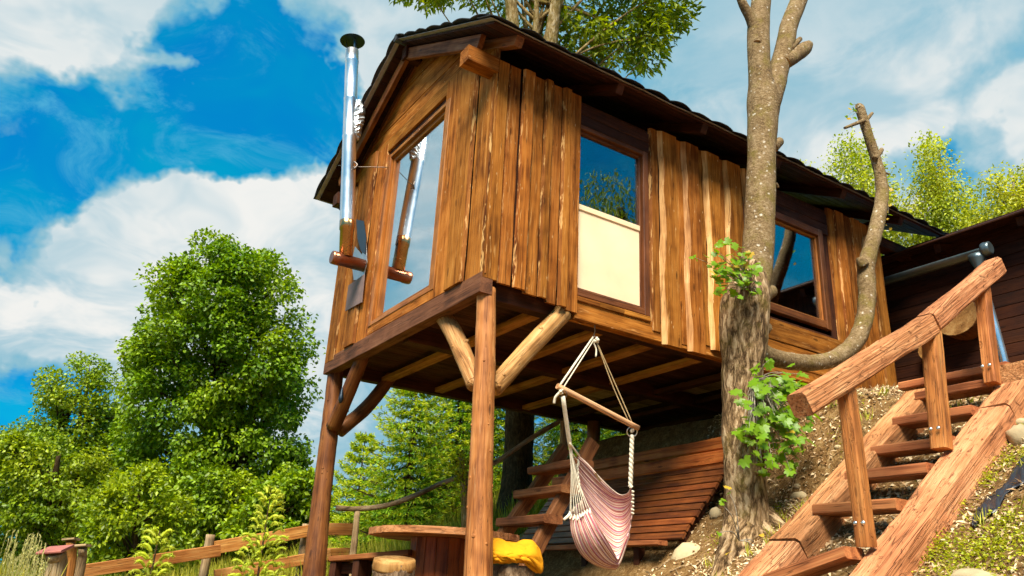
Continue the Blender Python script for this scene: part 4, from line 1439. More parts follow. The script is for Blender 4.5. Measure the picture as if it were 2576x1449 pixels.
# ------------------------------------------------------------------ hanging hammock chair
def build_hammock():
    d0 = 7.05
    hook = V(1.36, 0.05, 2.58)
    hm = thing('hammock_chair', hook, 'striped pink and white hammock chair hanging from the cabin beam on ropes', 'hammock')
    apex = FT(1492, 848, FTdepth(hook))
    L_, R_ = FT(1402, 971, 6.85), FT(1605, 1077, 7.2)
    bar = log('spreader_bar', [L_ + (L_ - R_) * 0.0, (L_ + R_) / 2, R_], [0.026, 0.026, 0.026], BARWOOD, hm, 14, 10, 0.02)
    tubes('hook', [([hook + V(0, 0, 0.05), hook, hook.lerp(apex, 0.5) + V(0.012, 0, 0), apex], 0.007)], WIREMAT, hm)

    def ring(c, r, axis):
        pts = []
        a1 = Vector(axis).normalized()
        a2 = a1.orthogonal().normalized()
        a3 = a1.cross(a2)
        for k in range(17):
            t = 2 * math.pi * k / 16
            pts.append(c + (a2 * math.cos(t) + a3 * math.sin(t)) * r)
        return (pts, 0.005)
    view = Vector(RC[2])
    rl, rr_ = FT(1416, 992, 6.86), FT(1590, 1086, 7.19)
    tubes('ring', [ring(rl, 0.035, view)], WIREMAT, hm)
    tubes('ring', [ring(rr_, 0.045, view)], SCREW, hm)
    tubes('ring', [ring(apex + V(0.02, 0, -0.02), 0.03, view)], WIREMAT, hm)
    # suspension ropes
    lk = FT(1408, 975, 6.86)
    tubes('rope', [([apex, lk + V(-0.012, 0, 0)], 0.010), ([apex + V(0.015, 0, -0.02), FT(1414, 980, 6.87)], 0.006)], ROPE, hm)
    rk0, rk1 = FT(1594, 1072, 7.19), FT(1584, 1066, 7.19)
    ap2 = FT(1500, 858, 7.2)
    tubes('rope', [([ap2, FT(1545, 960, 7.2), rk0], 0.0055), ([ap2, FT(1543, 975, 7.2), rk1], 0.0055)], JUTE, hm)
    kn = []
    for c, s in ((apex + V(0, 0, -0.04), 0.03), (FT(1502, 856, 7.2), 0.026), (FT(1410, 985, 6.85), 0.028), (FT(1590, 1082, 7.18), 0.02)):
        for k in range(4):
            dd = V(random.uniform(-1, 1), random.uniform(-1, 1), random.uniform(-1, 1)).normalized() * s
            kn.append(([c - dd, c + V(random.uniform(-1, 1), 0, random.uniform(-1, 1)) * s * 0.6, c + dd], 0.011))
    kn.append(([apex + V(0, 0, -0.05), apex + V(0.04, 0, -0.12), apex + V(0.03, -0.01, -0.2)], 0.008))
    kn.append(([FT(1410, 985, 6.84), FT(1397, 1000, 6.84), FT(1394, 1015, 6.84)], 0.012))
    tag(tubes('knot', kn, ROPE, hm, 7), kind='stuff')

    def cp(cx, cy, off=0.0):
        return FT(1381.9 + cx * 0.2407, 1100.2 + cy * 0.2407, d0 + off)
    rows = [
        [(310, 190, .10), (420, 290, .25), (550, 440, .30), (660, 550, .32), (750, 605, .30), (820, 580, .15), (850, 525, .05)],
        [(295, 300, .08), (420, 450, .25), (540, 560, .33), (660, 640, .36), (770, 655, .32), (840, 625, .18), (862, 560, .06)],
        [(300, 400, .05), (430, 560, .22), (550, 690, .33), (670, 790, .37), (770, 800, .33), (840, 720, .20), (865, 620, .06)],
        [(310, 490, .02), (440, 660, .15), (570, 800, .28), (690, 910, .33), (780, 910, .30), (845, 820, .18), (868, 660, .06)],
        [(330, 560, -.02), (450, 800, .08), (570, 960, .18), (690, 1050, .24), (780, 1030, .22), (840, 930, .14), (866, 720, .05)],
        [(350, 640, -.05), (450, 900, .02), (570, 1080, .10), (690, 1180, .15), (770, 1130, .14), (830, 1000, .10), (864, 780, .04)],
        [(215, 790, -.10), (240, 1000, -.10), (330, 1200, -.08), (480, 1325, -.04), (640, 1360, -.01), (735, 1315, .01), (835, 1020, .05)],
        [(290, 835, -.16), (335, 1000, -.20), (410, 1170, -.20), (520, 1290, -.16), (650, 1340, -.10), (738, 1300, -.03), (832, 1015, .04)],
        [(360, 800, -.18), (430, 960, -.24), (510, 1110, -.25), (590, 1230, -.20), (680, 1310, -.12), (735, 1290, -.04), (828, 1010, .03)],
        [(430, 760, -.18), (500, 890, -.25), (570, 1010, -.27), (640, 1130, -.22), (690, 1220, -.15), (725, 1260, -.06), (822, 1000, .02)],
    ]
    G = np.array([[list(cp(*q)) for q in r] for r in rows])           # 10 x 7 x 3
    nu, nv = 46, 100
    A = np.array([catmull(list(G[i]), nu) for i in range(len(rows))])
    B = np.array([catmull(list(A[:, j]), nv) for j in range(nu)])       # nu x nv x 3
    # soft gathers, strongest near the gathered ends
    for j in range(nu):
        e = 1.0 - 0.75 * math.sin(math.pi * j / (nu - 1))
        for i in range(nv):
            t = i / nv
            B[j, i] += np.array(view) * (0.010 * e * math.sin(t * 170 + 1.3 * math.sin(j * .2)) + 0.012 * mnoise.noise(V(t * 14, j * 0.07, 2)))
    vs = B.reshape(-1, 3)
    tr = []
    for j in range(nu - 1):
        for i in range(nv - 1):
            a = j * nv + i
            tr += [(a, a + 1, a + nv + 1), (a, a + nv + 1, a + nv)]
    o = np_mesh('cloth', vs, np.array(tr), HAMMOCK, hm, smooth=True)
    at = o.data.attributes.new('stripe', 'FLOAT', 'POINT')
    at.data.foreach_set('value', np.tile(np.linspace(0, 1, nv), nu).astype(np.float32))
    so = o.modifiers.new('thickness', 'SOLIDIFY')
    so.thickness = 0.006
    # cords fanning out to the left edge of the cloth
    fan = []
    b0 = cp(222, 120, -0.05)
    bm = cp(240, 330, -0.05)
    tubes('cord_bundle', [([rl + V(0, 0, -0.02), cp(205, 20, -0.08), b0, bm], [0.020, 0.020, 0.017, 0.011]), ([cp(212, 60, -.1), cp(280, 150, -0.02), cp(312, 190, .1)], 0.008)], ROPE, hm, 8)
    for i in list(range(6, nv - 1, 4)):
        p = Vector(B[0, i])
        if 44 < i < 60:
            continue
        k = random.uniform(0.0, 0.9)
        s = b0.lerp(bm, k) + V(random.uniform(-0.01, 0.01), 0, 0)
        fan.append(([s, s.lerp(p, 0.5) + V(0, 0, -0.004), p], 0.0042))
    tubes('cord', fan, ROPE, hm, 5)
    tas = []
    for i in list(range(6, nv - 1, 4)):
        if 44 < i < 60:
            continue
        p = Vector(B[0, i])
        tas.append(([p + V(-0.004, 0, 0.02), p, p + V(random.uniform(-.03, .01), random.uniform(-.02, .0), -0.03)], [0.006, 0.011, 0.007]))
    p = cp(215, 780, -.12)
    tas.append(([p, p + V(-0.01, 0, -0.03), p + V(-0.05, 0.02, -0.07)], [0.008, 0.016, 0.012]))
    tubes('edge_knot', tas, ROPE, hm, 6)
    # braided right-hand rope, two twisted strands
    q0, q1 = rr_ + V(0, 0, -0.03), cp(848, 520, .05)
    st = []
    for s in (0, math.pi, ):
        pts = []
        for k in range(25):
            t = k / 24
            c = q0.lerp(q1, t)
            pts.append(c + Vector(RC[0]) * 0.007 * math.cos(t * 34 + s) + view * 0.007 * math.sin(t * 34 + s))
        st.append((pts, [0.015] * 24 + [0.02]))
    tubes('braided_rope', st, ROPE, hm, 8)
    kn2 = [([cp(862 + random.uniform(-8, 12), y, .04), cp(880, y + 8, .03), cp(868, y + 18, .05)], 0.008) for y in range(560, 800, 38)]
    tubes('edge_knot', kn2, ROPE, hm, 6)
    # small label on the rim
    q = [cp(*c) for c in ((466, 372, .24), (486, 362, .24), (540, 450, .28), (522, 458, .28))]
    mesh_obj('cloth_tag', [tuple(p - view * 0.03) for p in q] + [tuple(p - view * 0.027) for p in q], [(0, 1, 2, 3), (7, 6, 5, 4), (0, 4, 5, 1), (1, 5, 6, 2), (2, 6, 7, 3), (3, 7, 4, 0)],
             plain('tan_tag', (0.5, 0.36, 0.16), 0.7), hm)


def FTdepth(p):
    return float(RC[2] @ (np.array(p) - CAM))


build_hammock()


# ------------------------------------------------------------------ table, stools, bench, blanket
def build_furniture():
    c = V(0.50, 1.25, 0.55)
    R_ = 0.72
    zg = gz(c.x, c.y)
    tb = thing('drum_table', (c.x, c.y, zg), 'round cable-drum table of red-brown planks behind the near post', 'table')
    tp = mesh_obj('tabletop', [], [], TABLEWOOD, tb)
    n = 7
    w = 2 * R_ / n
    d = Vector((0.80, -0.60, 0))           # plank direction
    s = Vector((0.60, 0.80, 0))
    for k in range(n):
        o0 = -R_ + k * w + 0.004
        o1 = o0 + w - 0.008
        vs = []
        m_ = 9
        lo, hi = [], []
        for i in range(m_ + 1):
            o = o0 + (o1 - o0) * i / m_
            h = math.sqrt(max(R_ * R_ - o * o, 0.0)) + random.uniform(-0.008, 0.008)
            lo.append((o, -h))
            hi.append((o, h))
        loop = lo + hi[::-1]
        nn = len(loop)
        jz = random.uniform(-0.004, 0.004)
        vs = [(p[0], 0.03 + jz, p[1]) for p in loop] + [(p[0], -0.03 + jz, p[1]) for p in loop]
        fs = [tuple(range(nn)), tuple(range(2 * nn - 1, nn - 1, -1))] + [((i + 1) % nn, i, nn + i, nn + (i + 1) % nn) for i in range(nn)]
        M = Matrix.Translation(c)
        for i in range(3):
            M[i][0], M[i][1], M[i][2] = s[i], (0, 0, 1)[i], d[i]
        mesh_obj('plank', vs, fs, TABLEWOOD, tp, M)
    # stave drum
    r = 0.30
    ns = 18
    for k in range(ns):
        a = 2 * math.pi * k / ns
        p = V(c.x + r * math.cos(a), c.y + r * math.sin(a), 0)
        member('stave', (p.x, p.y, zg - 0.1), (p.x, p.y, c.z - 0.035), 2 * r * math.sin(math.pi / ns) * 1.02, 0.03, STAVEWOOD, tb, up=(math.cos(a), math.sin(a), 0), cham=0.004)
    # stump seat with a sloping cut, on the left
    p = FT(993, 1420, 6.4)
    g = gz(p.x, p.y)
    sd = thing('log_stool', (p.x, p.y, g), 'bark-covered log stool with slanting pale top left of the drum table', 'stool')
    ax = V(0.05, 0.16, 0)
    log('trunk', [(p.x, p.y, g - 0.1), (p.x, p.y, g + 0.2), (p.x, p.y, p.z - 0.01)], [0.16, 0.165, 0.17], BARKSTUMP, sd, 22, 10, 0.07, 8, 0.02)
    tilt = Matrix.Translation((p.x, p.y, p.z - 0.01)) @ Matrix.Rotation(math.radians(12), 4, RC[0])
    vs, fs = tube_data([(0, 0, -0.03), (0, 0, 0.005), (0, 0, 0.05)], [0.172, 0.175, 0.168], 24, 6, 0.06, 8)
    mesh_obj('seat', vs, fs, CUTEND, sd, tilt @ Matrix.Rotation(0, 4, 'X'), True)
    # stump under the blanket
    p = FT(1290, 1424, 6.75)
    g = gz(p.x, p.y)
    s2 = thing('chopping_stump', (p.x, p.y, g), 'bark-covered stump under the yellow blanket right of the near post', 'stump')
    log('trunk', [(p.x, p.y, g - 0.1), (p.x, p.y, (g + p.z) / 2), (p.x, p.y, p.z)], [0.2, 0.19, 0.185], BARKSTUMP, s2, 24, 12, 0.08, 9, 0.02, endmat=CUTEND)
    # draped yellow blanket
    bl_rows = [
        [(1200, 1352, .25), (1245, 1354, .2), (1280, 1366, .2), (1310, 1364, .2), (1335, 1362, .18), (1350, 1372, .15)],
        [(1200, 1362, .05), (1245, 1362, .02), (1285, 1374, .02), (1318, 1374, .0), (1342, 1374, .0), (1360, 1394, .05)],
        [(1200, 1380, -.14), (1240, 1378, -.15), (1275, 1390, -.16), (1310, 1392, -.15), (1340, 1398, -.12), (1365, 1424, -.02)],
        [(1200, 1396, -.20), (1238, 1394, -.22), (1268, 1398, -.2), (1298, 1404, -.2), (1330, 1412, -.16), (1360, 1440, -.06)],
        [(1200, 1404, -.21), (1238, 1408, -.22), (1262, 1412, -.2), (1292, 1410, -.17), (1322, 1416, -.12), (1346, 1440, -.04)],
        [(1200, 1415, -.16), (1238, 1417, -.16), (1260, 1416, -.12), (1285, 1412, -.10), (1318, 1414, -.08), (1340, 1430, -.02)],
    ]
    G = np.array([[list(FT(u, v, 6.75 + o)) for (u, v, o) in r_] for r_ in bl_rows])
    A = np.array([catmull(list(G[i]), 40) for i in range(len(bl_rows))])
    B = np.array([catmull(list(A[:, j]), 34) for j in range(40)])
    for j in range(40):
        for i in range(34):
            B[j, i] += np.array([0, 0, 1]) * 0.016 * mnoise.noise(V(j * 0.22, i * 0.3, 0)) + np.array(RC[2]) * (0.03 * mnoise.noise(V(j * 0.10, i * 0.5, 8)) + 0.015 * mnoise.noise(V(j * 0.3, i * 0.8, 3)))
    tr = []
    for j in range(39):
        for i in range(33):
            a = j * 34 + i
            tr += [(a, a + 34, a + 35), (a, a + 35, a + 1)]
    o = np_mesh('blanket', B.reshape(-1, 3), np.array(tr), BLANKET, None, smooth=True)
    o.modifiers.new('thickness', 'SOLIDIFY').thickness = 0.011
    tag(o, 'bright yellow fleece blanket draped over the stump', 'blanket')
    # plank bench behind the stool
    a, b = FT(850, 1408, 7.9), FT(1046, 1392, 7.6)
    bn = thing('plank_bench', (a.x, a.y, gz(a.x, a.y)), 'low dark plank bench between the far post and the drum table', 'bench')
    dd = (b - a).normalized()
    member('seat', a, b, 0.3, 0.05, TIMBER, bn, nseg=4, wob=0.004)
    for t in (0.04, 0.34, 0.8):
        p = a.lerp(b, t) + V(0, 0, -0.026)
        member('leg', p, (p.x, p.y, gz(p.x, p.y) - 0.05), 0.07, 0.26, DARKWOOD, bn, up=tuple(dd.cross(V(0, 0, 1))))
    member('stretcher', a.lerp(b, 0.06) + V(0, 0, -0.09), a.lerp(b, 0.34) + V(0, 0, -0.09), 0.05, 0.1, DARKWOOD, bn)


build_furniture()


# ------------------------------------------------------------------ fences and rails on the left
def build_fences():
    fc = thing('plank_fence', FT(540, 1440, 9.6), 'brown two-rail plank fence crossing the meadow at left', 'fence')
    P = lambda u, v, d: FT(u, v, d)
    member('rail', P(188, 1440, 8.2), P(552, 1385, 9.5), 0.05, 0.135, FENCEWOOD, fc, nseg=6, wob=0.004)
    member('rail', P(540, 1378, 9.6), P(800, 1331, 10.6), 0.05, 0.15, FENCEWOOD, fc, nseg=6, wob=0.004)
    member('rail', P(540, 1449, 9.6), P(830, 1395, 10.6), 0.05, 0.14, FENCEWOOD, fc, nseg=6, wob=0.004)
    member('rail', P(800, 1331, 10.6), P(890, 1332, 10.9), 0.05, 0.16, FENCEWOOD, fc, nseg=3, wob=0.004)
    member('rail', P(820, 1397, 10.6), P(890, 1395, 10.9), 0.05, 0.18, FENCEWOOD, fc, nseg=3, wob=0.004)
    for (u, v, d, r) in ((530, 1345, 9.65, 0.055), (770, 1318, 10.6, 0.05)):
        p = P(u, v, d)
        log('post', [(p.x, p.y, gz(p.x, p.y) - 0.2), (p.x, p.y, p.z - 0.3), p], [r * 1.05, r, r], GREYWOOD, fc, 10, 10, 0.06, 6)
    # three old posts at the lower left
    for (u, v, d, r, du, lab, mat) in ((139, 1389, 6.6, 0.078, -4, 'stout grey fence post with sloping red cap at lower left', GREYWOOD),
                                       (178, 1362, 7.2, 0.042, -2, 'slim tan post with flat cap behind the stout grey post', FENCEWOOD),
                                       (208, 1378, 6.9, 0.038, -16, 'leaning pale post with forked foot at lower left', GREYWOOD)):
        t = P(u, v, d)
        b = P(u + du, 1510, d)
        pt = thing('fence_post', (b.x, b.y, gz(b.x, b.y)), lab, 'post', 'old posts at lower left')
        log('shaft', [V(b.x, b.y, gz(b.x, b.y) - 0.1), b.lerp(t, 0.5), t], [r * 1.1, r * 1.03, r], mat, pt, 12, 14, 0.07, 7, 0.02)
        cm = plain('red_cap_board', (0.32, 0.10, 0.075), 0.7) if r > 0.06 else GREYWOOD
        member('cap', t + V(0, 0, 0.012) - Vector(RC[0]) * r * 1.35, t + V(0, 0, 0.012 + r * 0.2) + Vector(RC[0]) * r * 1.25, r * 2.7, 0.022, cm, pt, up=(0, -0.35 if r > .06 else 0, 1))
    # crooked branch used as a rail, on two peeled poles
    cr = thing('branch_rail', FT(898, 1400, 10.2), 'crooked bare branch rail on thin pale poles in front of the spruces', 'rail')
    pts = [(845, 1278, 10.0), (900, 1280, 10.1), (970, 1272, 10.2), (1040, 1248, 10.3), (1110, 1216, 10.4), (1160, 1198, 10.5), (1250, 1160, 10.8), (1340, 1100, 11.2), (1415, 1056, 11.6)]
    log('branch', [FT(*p) for p in pts], [0.035, 0.034, 0.033, 0.034, 0.03, 0.03, 0.032, 0.034, 0.036], GREYWOOD, cr, 9, 50, 0.08, 7)
    for (u, v, d, r) in ((899, 1286, 10.1, 0.042), (1418, 1060, 11.5, 0.06)):
        p = FT(u, v, d)
        log('pole', [(p.x, p.y, gz(p.x, p.y) - 0.15), (p.x + 0.01, p.y, p.z - 0.4), p], [r * 1.1, r, r * 0.9], GREYWOOD, cr, 9, 12, 0.08, 6)
    # mossy broken sapling trunk beside the post
    ms = thing('mossy_dead_trunk', FT(1170, 1380, 9.6), 'broken mossy dead sapling trunk left of the near post', 'dead tree')
    log('trunk', [FT(1172, 1400, 9.6), FT(1172, 1280, 9.6), FT(1166, 1200, 9.6), FT(1158, 1150, 9.6)], [0.06, 0.055, 0.045, 0.03], BARKASH, ms, 9, 16, 0.15, 6)
    tag(lf(ms, 'moss_tufts', np.array([list(FT(1160 + random.gauss(0, 14), 1190 + random.gauss(0, 32), 9.55 + random.gauss(0, .06))) for _ in range(420)]), 0.05, 0.025, WEED), kind='stuff')


# ------------------------------------------------------------------ leaves
def leaf_arrays(pos, dirs, nrm, L, W, fold=0.18):
    n = len(pos)
    dirs = dirs / np.linalg.norm(dirs, axis=1, keepdims=True)
    side = np.cross(dirs, nrm)
    side /= np.maximum(np.linalg.norm(side, axis=1, keepdims=True), 1e-6)
    up = np.cross(side, dirs)
    L = np.broadcast_to(np.asarray(L, float), (n,))[:, None]
    W = np.broadcast_to(np.asarray(W, float), (n,))[:, None]
    b = pos
    m1 = pos + dirs * L * 0.42 + side * W * 0.5 + up * W * fold
    m2 = pos + dirs * L * 0.42 - side * W * 0.5 + up * W * fold
    t = pos + dirs * L - up * L * 0.08
    vs = np.stack([b, m1, t, m2], 1).reshape(-1, 3)
    k = np.arange(n)[:, None] * 4
    tr = np.concatenate([k + np.array([[0, 1, 2]]), k + np.array([[0, 2, 3]])], 1).reshape(-1, 3)
    return vs, tr


def rand_dirs(n):
    d = RNG.normal(size=(n, 3))
    return d / np.linalg.norm(d, axis=1, keepdims=True)


def lf(parent, name, pos, L, W, mat, outward=None, droop=0.25, upn=0.8):
    n = len(pos)
    d = rand_dirs(n)
    if outward is not None:
        d = d * 0.8 + outward * 0.7
    d[:, 2] -= droop
    nrm = rand_dirs(n) * 0.75
    nrm[:, 2] += upn
    if outward is not None:
        nrm += outward * 0.5
    s = RNG.uniform(0.7, 1.3, n)
    vs, tr = leaf_arrays(pos, d, nrm, L * s, W * s)
    return np_mesh(name, vs, tr, mat, parent)


def in_poly(pts, poly):
    x, y = pts[:, 0], pts[:, 1]
    c = np.zeros(len(pts), bool)
    n = len(poly)
    for i in range(n):
        x1, y1 = poly[i]
        x2, y2 = poly[(i + 1) % n]
        cond = ((y1 > y) != (y2 > y)) & (x < (x2 - x1) * (y - y1) / (y2 - y1 + 1e-9) + x1)
        c ^= cond
    return c


def edge_dist(pts, poly):
    best = np.full(len(pts), 1e9)
    n = len(poly)
    P = np.array(poly, float)
    for i in range(n):
        a, b = P[i], P[(i + 1) % n]
        ab = b - a
        t = np.clip(((pts - a) @ ab) / (ab @ ab), 0, 1)
        q = a + t[:, None] * ab
        best = np.minimum(best, np.linalg.norm(pts - q, axis=1))
    return best


def crown_clumps(poly, depth, n, rpx, thick=1.0, maxd=150):
    """clump centres filling a crown volume whose outline, seen from the meadow, is `poly`"""
    P = np.array(poly, float)
    lo, hi = P.min(0), P.max(0)
    out = []
    while len(out) < n:
        q = RNG.uniform(lo, hi, (n * 4, 2))
        q = q[in_poly(q, poly)]
        ed = edge_dist(q, poly)
        keep = ed > rpx * 0.55
        q, ed = q[keep], ed[keep]
        for (u, v), e in zip(q, ed):
            half = math.sqrt(min(e, maxd) * maxd) / FPX * depth * thick
            s = RNG.uniform(-1, 1)
            s = math.copysign(abs(s) ** 0.6, s)
            out.append((FT(u, v, depth + s * half), rpx / FPX * depth * RNG.uniform(0.7, 1.25), s))
            if len(out) >= n:
                break
    return out


def tree(name, label, poly, depth, base, nclump, rpx, leaves, L, W, mat, barkmat, trunk_r=0.2, group=None, thick=1.0, limbs=26, flat=0.75, topv=None, droop=0.25, trunk_pts=None,
         hang=0.0, loose=0.0):
    b = Vector(base)
    t = thing(name, b, label, 'tree' if 'bush' not in name and 'shrub' not in name else 'bush', group)
    cl = crown_clumps(poly, depth, nclump, rpx, thick)
    # trunk and limbs
    P = np.array(poly, float)
    top = FT(P[:, 0].mean(), P[:, 1].min() * 0.8 + P[:, 1].max() * 0.2, depth)
    tp = trunk_pts or [b, b.lerp(top, 0.35) + V(0.1, 0, 0), b.lerp(top, 0.7), top]
    log('trunk', tp, list(np.linspace(trunk_r, trunk_r * 0.2, len(tp))), barkmat, t, 10, 24, 0.06, 3)
    lines = []
    for k in RNG.choice(len(cl), min(limbs, len(cl)), replace=False):
        c = cl[k][0]
        f = RNG.uniform(0.25, 0.85)
        i = min(int(f * (len(tp) - 1)), len(tp) - 2)
        s = Vector(tp[i]).lerp(Vector(tp[i + 1]), f * (len(tp) - 1) - i)
        if s.z > c.z:
            s = Vector(tp[0]).lerp(Vector(tp[1]), 0.8)
        mid = s.lerp(c, 0.5) + V(0, 0, (c - s).length * 0.08)
        r0 = trunk_r * 0.33
        lines.append(([s, mid, c], [r0, r0 * 0.55, r0 * 0.18]))
    tubes('limbs', lines, barkmat, t, 6)
    pos, outw = [], []
    ctr = np.array(list(FT(P[:, 0].mean(), P[:, 1].mean(), depth)))
    for (c, r, s) in cl:
        m_ = int(leaves * RNG.uniform(0.6, 1.3))
        d = rand_dirs(m_)
        rad = r * RNG.uniform(0.25, 1.0, m_) ** 0.5
        if loose:
            rad = rad * (1 + loose * RNG.random(m_) ** 3)
        p = np.array(list(c)) + d * rad[:, None] * np.array([1, 1, flat])
        if hang:
            p[:, 2] -= hang * RNG.random(m_) ** 2
        pos.append(p)
        o = d * 0.7 + (np.array(list(c)) - ctr) / max(np.linalg.norm(np.array(list(c)) - ctr), 1e-3) * 0.5
        outw.append(o)
    pos = np.concatenate(pos)
    outw = np.concatenate(outw)
    lf(t, 'crown', pos, L, W, mat, outw, droop)
    return t


build_fences()


def gbase(u, v, d):
    p = FT(u, v, d)
    return V(p.x, p.y, gz(p.x, p.y) - 0.1)


def build_trees():
    tree('linden_tree', 'tall dense rounded green tree left of the cabin',
         [(428, 612), (470, 582), (545, 576), (612, 604), (655, 576), (712, 600), (738, 665), (765, 770), (800, 880), (806, 980), (780, 1100), (745, 1230), (690, 1340), (560, 1400),
          (420, 1400), (335, 1300), (300, 1150), (272, 1000), (295, 880), (335, 815), (352, 720), (378, 655)],
         19, gbase(600, 1400, 19), 285, 42, 280, 0.098, 0.072, LINDEN, BARKDARK, 0.28, 'broadleaf trees at left', thick=0.9, limbs=40, loose=0.4)
    tree('understory_shrub', 'dark leafy understory filling the foot of the tall tree',
         [(300, 1200), (380, 1140), (470, 1190), (560, 1150), (640, 1200), (730, 1150), (800, 1190), (790, 1400), (300, 1420)],
         17.5, gbase(540, 1400, 17.5), 110, 38, 170, 0.095, 0.065, LINDEN, BARKDARK, 0.1, thick=0.6, limbs=20, loose=0.4)
    tree('maple_tree', 'lower broad tree with gaps of sky at far left of the tall tree',
         [(85, 965), (130, 920), (185, 880), (255, 900), (300, 960), (330, 1100), (330, 1250), (200, 1330), (60, 1330), (-40, 1280), (-60, 1130), (30, 1055), (95, 1040)],
         24, gbase(200, 1400, 24), 125, 40, 230, 0.10, 0.075, LINDEN2, BARKDARK, 0.25, 'broadleaf trees at left', thick=0.7, limbs=50)
    tree('hedge_tree', 'spreading green tree in the lower left corner behind the posts',
         [(-60, 1090), (40, 1060), (90, 1085), (150, 1060), (210, 1110), (270, 1120), (320, 1250), (330, 1400), (200, 1440), (-60, 1440)],
         17, gbase(120, 1400, 17), 125, 38, 210, 0.085, 0.058, LINDEN2, BARKDARK, 0.2, 'broadleaf trees at left', thick=0.8)
    tree('bright_bush', 'bright yellow-green bush in front of the tall tree behind the fence',
         [(180, 1440), (215, 1330), (205, 1270), (270, 1230), (290, 1180), (350, 1175), (380, 1130), (430, 1190), (425, 1230), (490, 1260), (470, 1320), (520, 1360), (480, 1420), (330, 1440)],
         14.5, gbase(330, 1420, 14.5), 90, 27, 120, 0.09, 0.05, BRIGHTLEAF, BARKDARK, 0.08, thick=0.8, limbs=16, loose=0.7)
    tree('dark_shrub', 'dark green shrub between the tall tree and the far cabin post',
         [(560, 1300), (640, 1220), (720, 1190), (790, 1180), (850, 1190), (860, 1330), (780, 1390), (560, 1400)],
         15.5, gbase(700, 1390, 15.5), 70, 32, 120, 0.11, 0.07, LINDEN, BARKDARK, 0.09, thick=0.7, limbs=16)
    # ash behind the cabin: the trunk seen under the floor and three stems above the roof
    ab = V(4.05, 5.5, gz(4.05, 5.5) - 0.1)
    d = 13.3
    ash = tree('ash_tree', 'tall ash tree with mossy pale stems rising behind the cabin roof',
               [(975, -20), (1020, 22), (1075, 20), (1085, 95), (1200, 60), (1330, 100), (1450, 170), (1560, 205), (1660, 262), (1700, 225), (1650, 170), (1690, 110), (1730, 70), (1750, 15), (1840, 0),
                (1900, -200), (1600, -420), (1300, -450), (1050, -300)],
               14.2, ab, 200, 44, 120, 0.13, 0.05, ASHLEAF, BARKASH, 0.10, limbs=46, thick=0.75, loose=0.6,
               trunk_pts=[FT(1320, 800, d), FT(1326, 500, d), FT(1346, 100, d), FT(1350, 0, d), FT(1352, -160, d)])
    log('lower_trunk', [ab, FT(1302, 1180, d), FT(1310, 1000, d), FT(1320, 780, d)], [0.34, 0.25, 0.24, 0.2], BARKDARK, ash, 16, 40, 0.07, 5)  # dark bark paints the shade below the cabin onto this pale-barked ash
    log('stem', [FT(1310, 900, d), FT(1300, 400, d), FT(1291, 80, d), FT(1284, 0, d), FT(1276, -160, d)], [0.17, 0.13, 0.11, 0.10, 0.08], BARKASH, ash, 12, 20, 0.06, 4)
    log('stem', [FT(1330, 900, d), FT(1360, 400, d), FT(1388, 90, d), FT(1400, 0, d), FT(1420, -160, d)], [0.17, 0.13, 0.11, 0.09, 0.08], BARKASH, ash, 12, 20, 0.06, 4)
    # birches behind the far end
    for lab, poly, dd, n in (
            ('airy birch with drooping twigs just behind the end of the cabin roof', [(2072, 420), (2100, 350), (2130, 322), (2185, 340), (2232, 400), (2280, 480), (2300, 640), (2200, 720), (2040, 640)], 25, 75),
            ('slender birch with a pointed top, tallest at the right', [(2334, 272), (2366, 330), (2396, 372), (2420, 440), (2470, 500), (2490, 660), (2400, 720), (2260, 700), (2262, 540), (2300, 440), (2290, 340)], 24, 95),
            ('bright green birch at the right edge of the picture', [(2470, 450), (2508, 372), (2545, 420), (2600, 390), (2700, 460), (2720, 700), (2420, 720), (2425, 540)], 22, 100),
            ('small distant birch tops showing over the roof left of the pruned branch', [(1960, 410), (1992, 395), (2050, 420), (2090, 470), (2100, 560), (1960, 500)], 27, 26)):
        tree('birch_tree', lab, poly, dd, gbase(sum(p[0] for p in poly) / len(poly), 1000, dd), int(n * 1.5), 34, 120, 0.10, 0.06, BIRCHLEAF, BARKBIRCH, 0.12, 'birches behind the cabin', thick=0.7, limbs=30, droop=0.7, hang=0.9, loose=0.9)


build_trees()


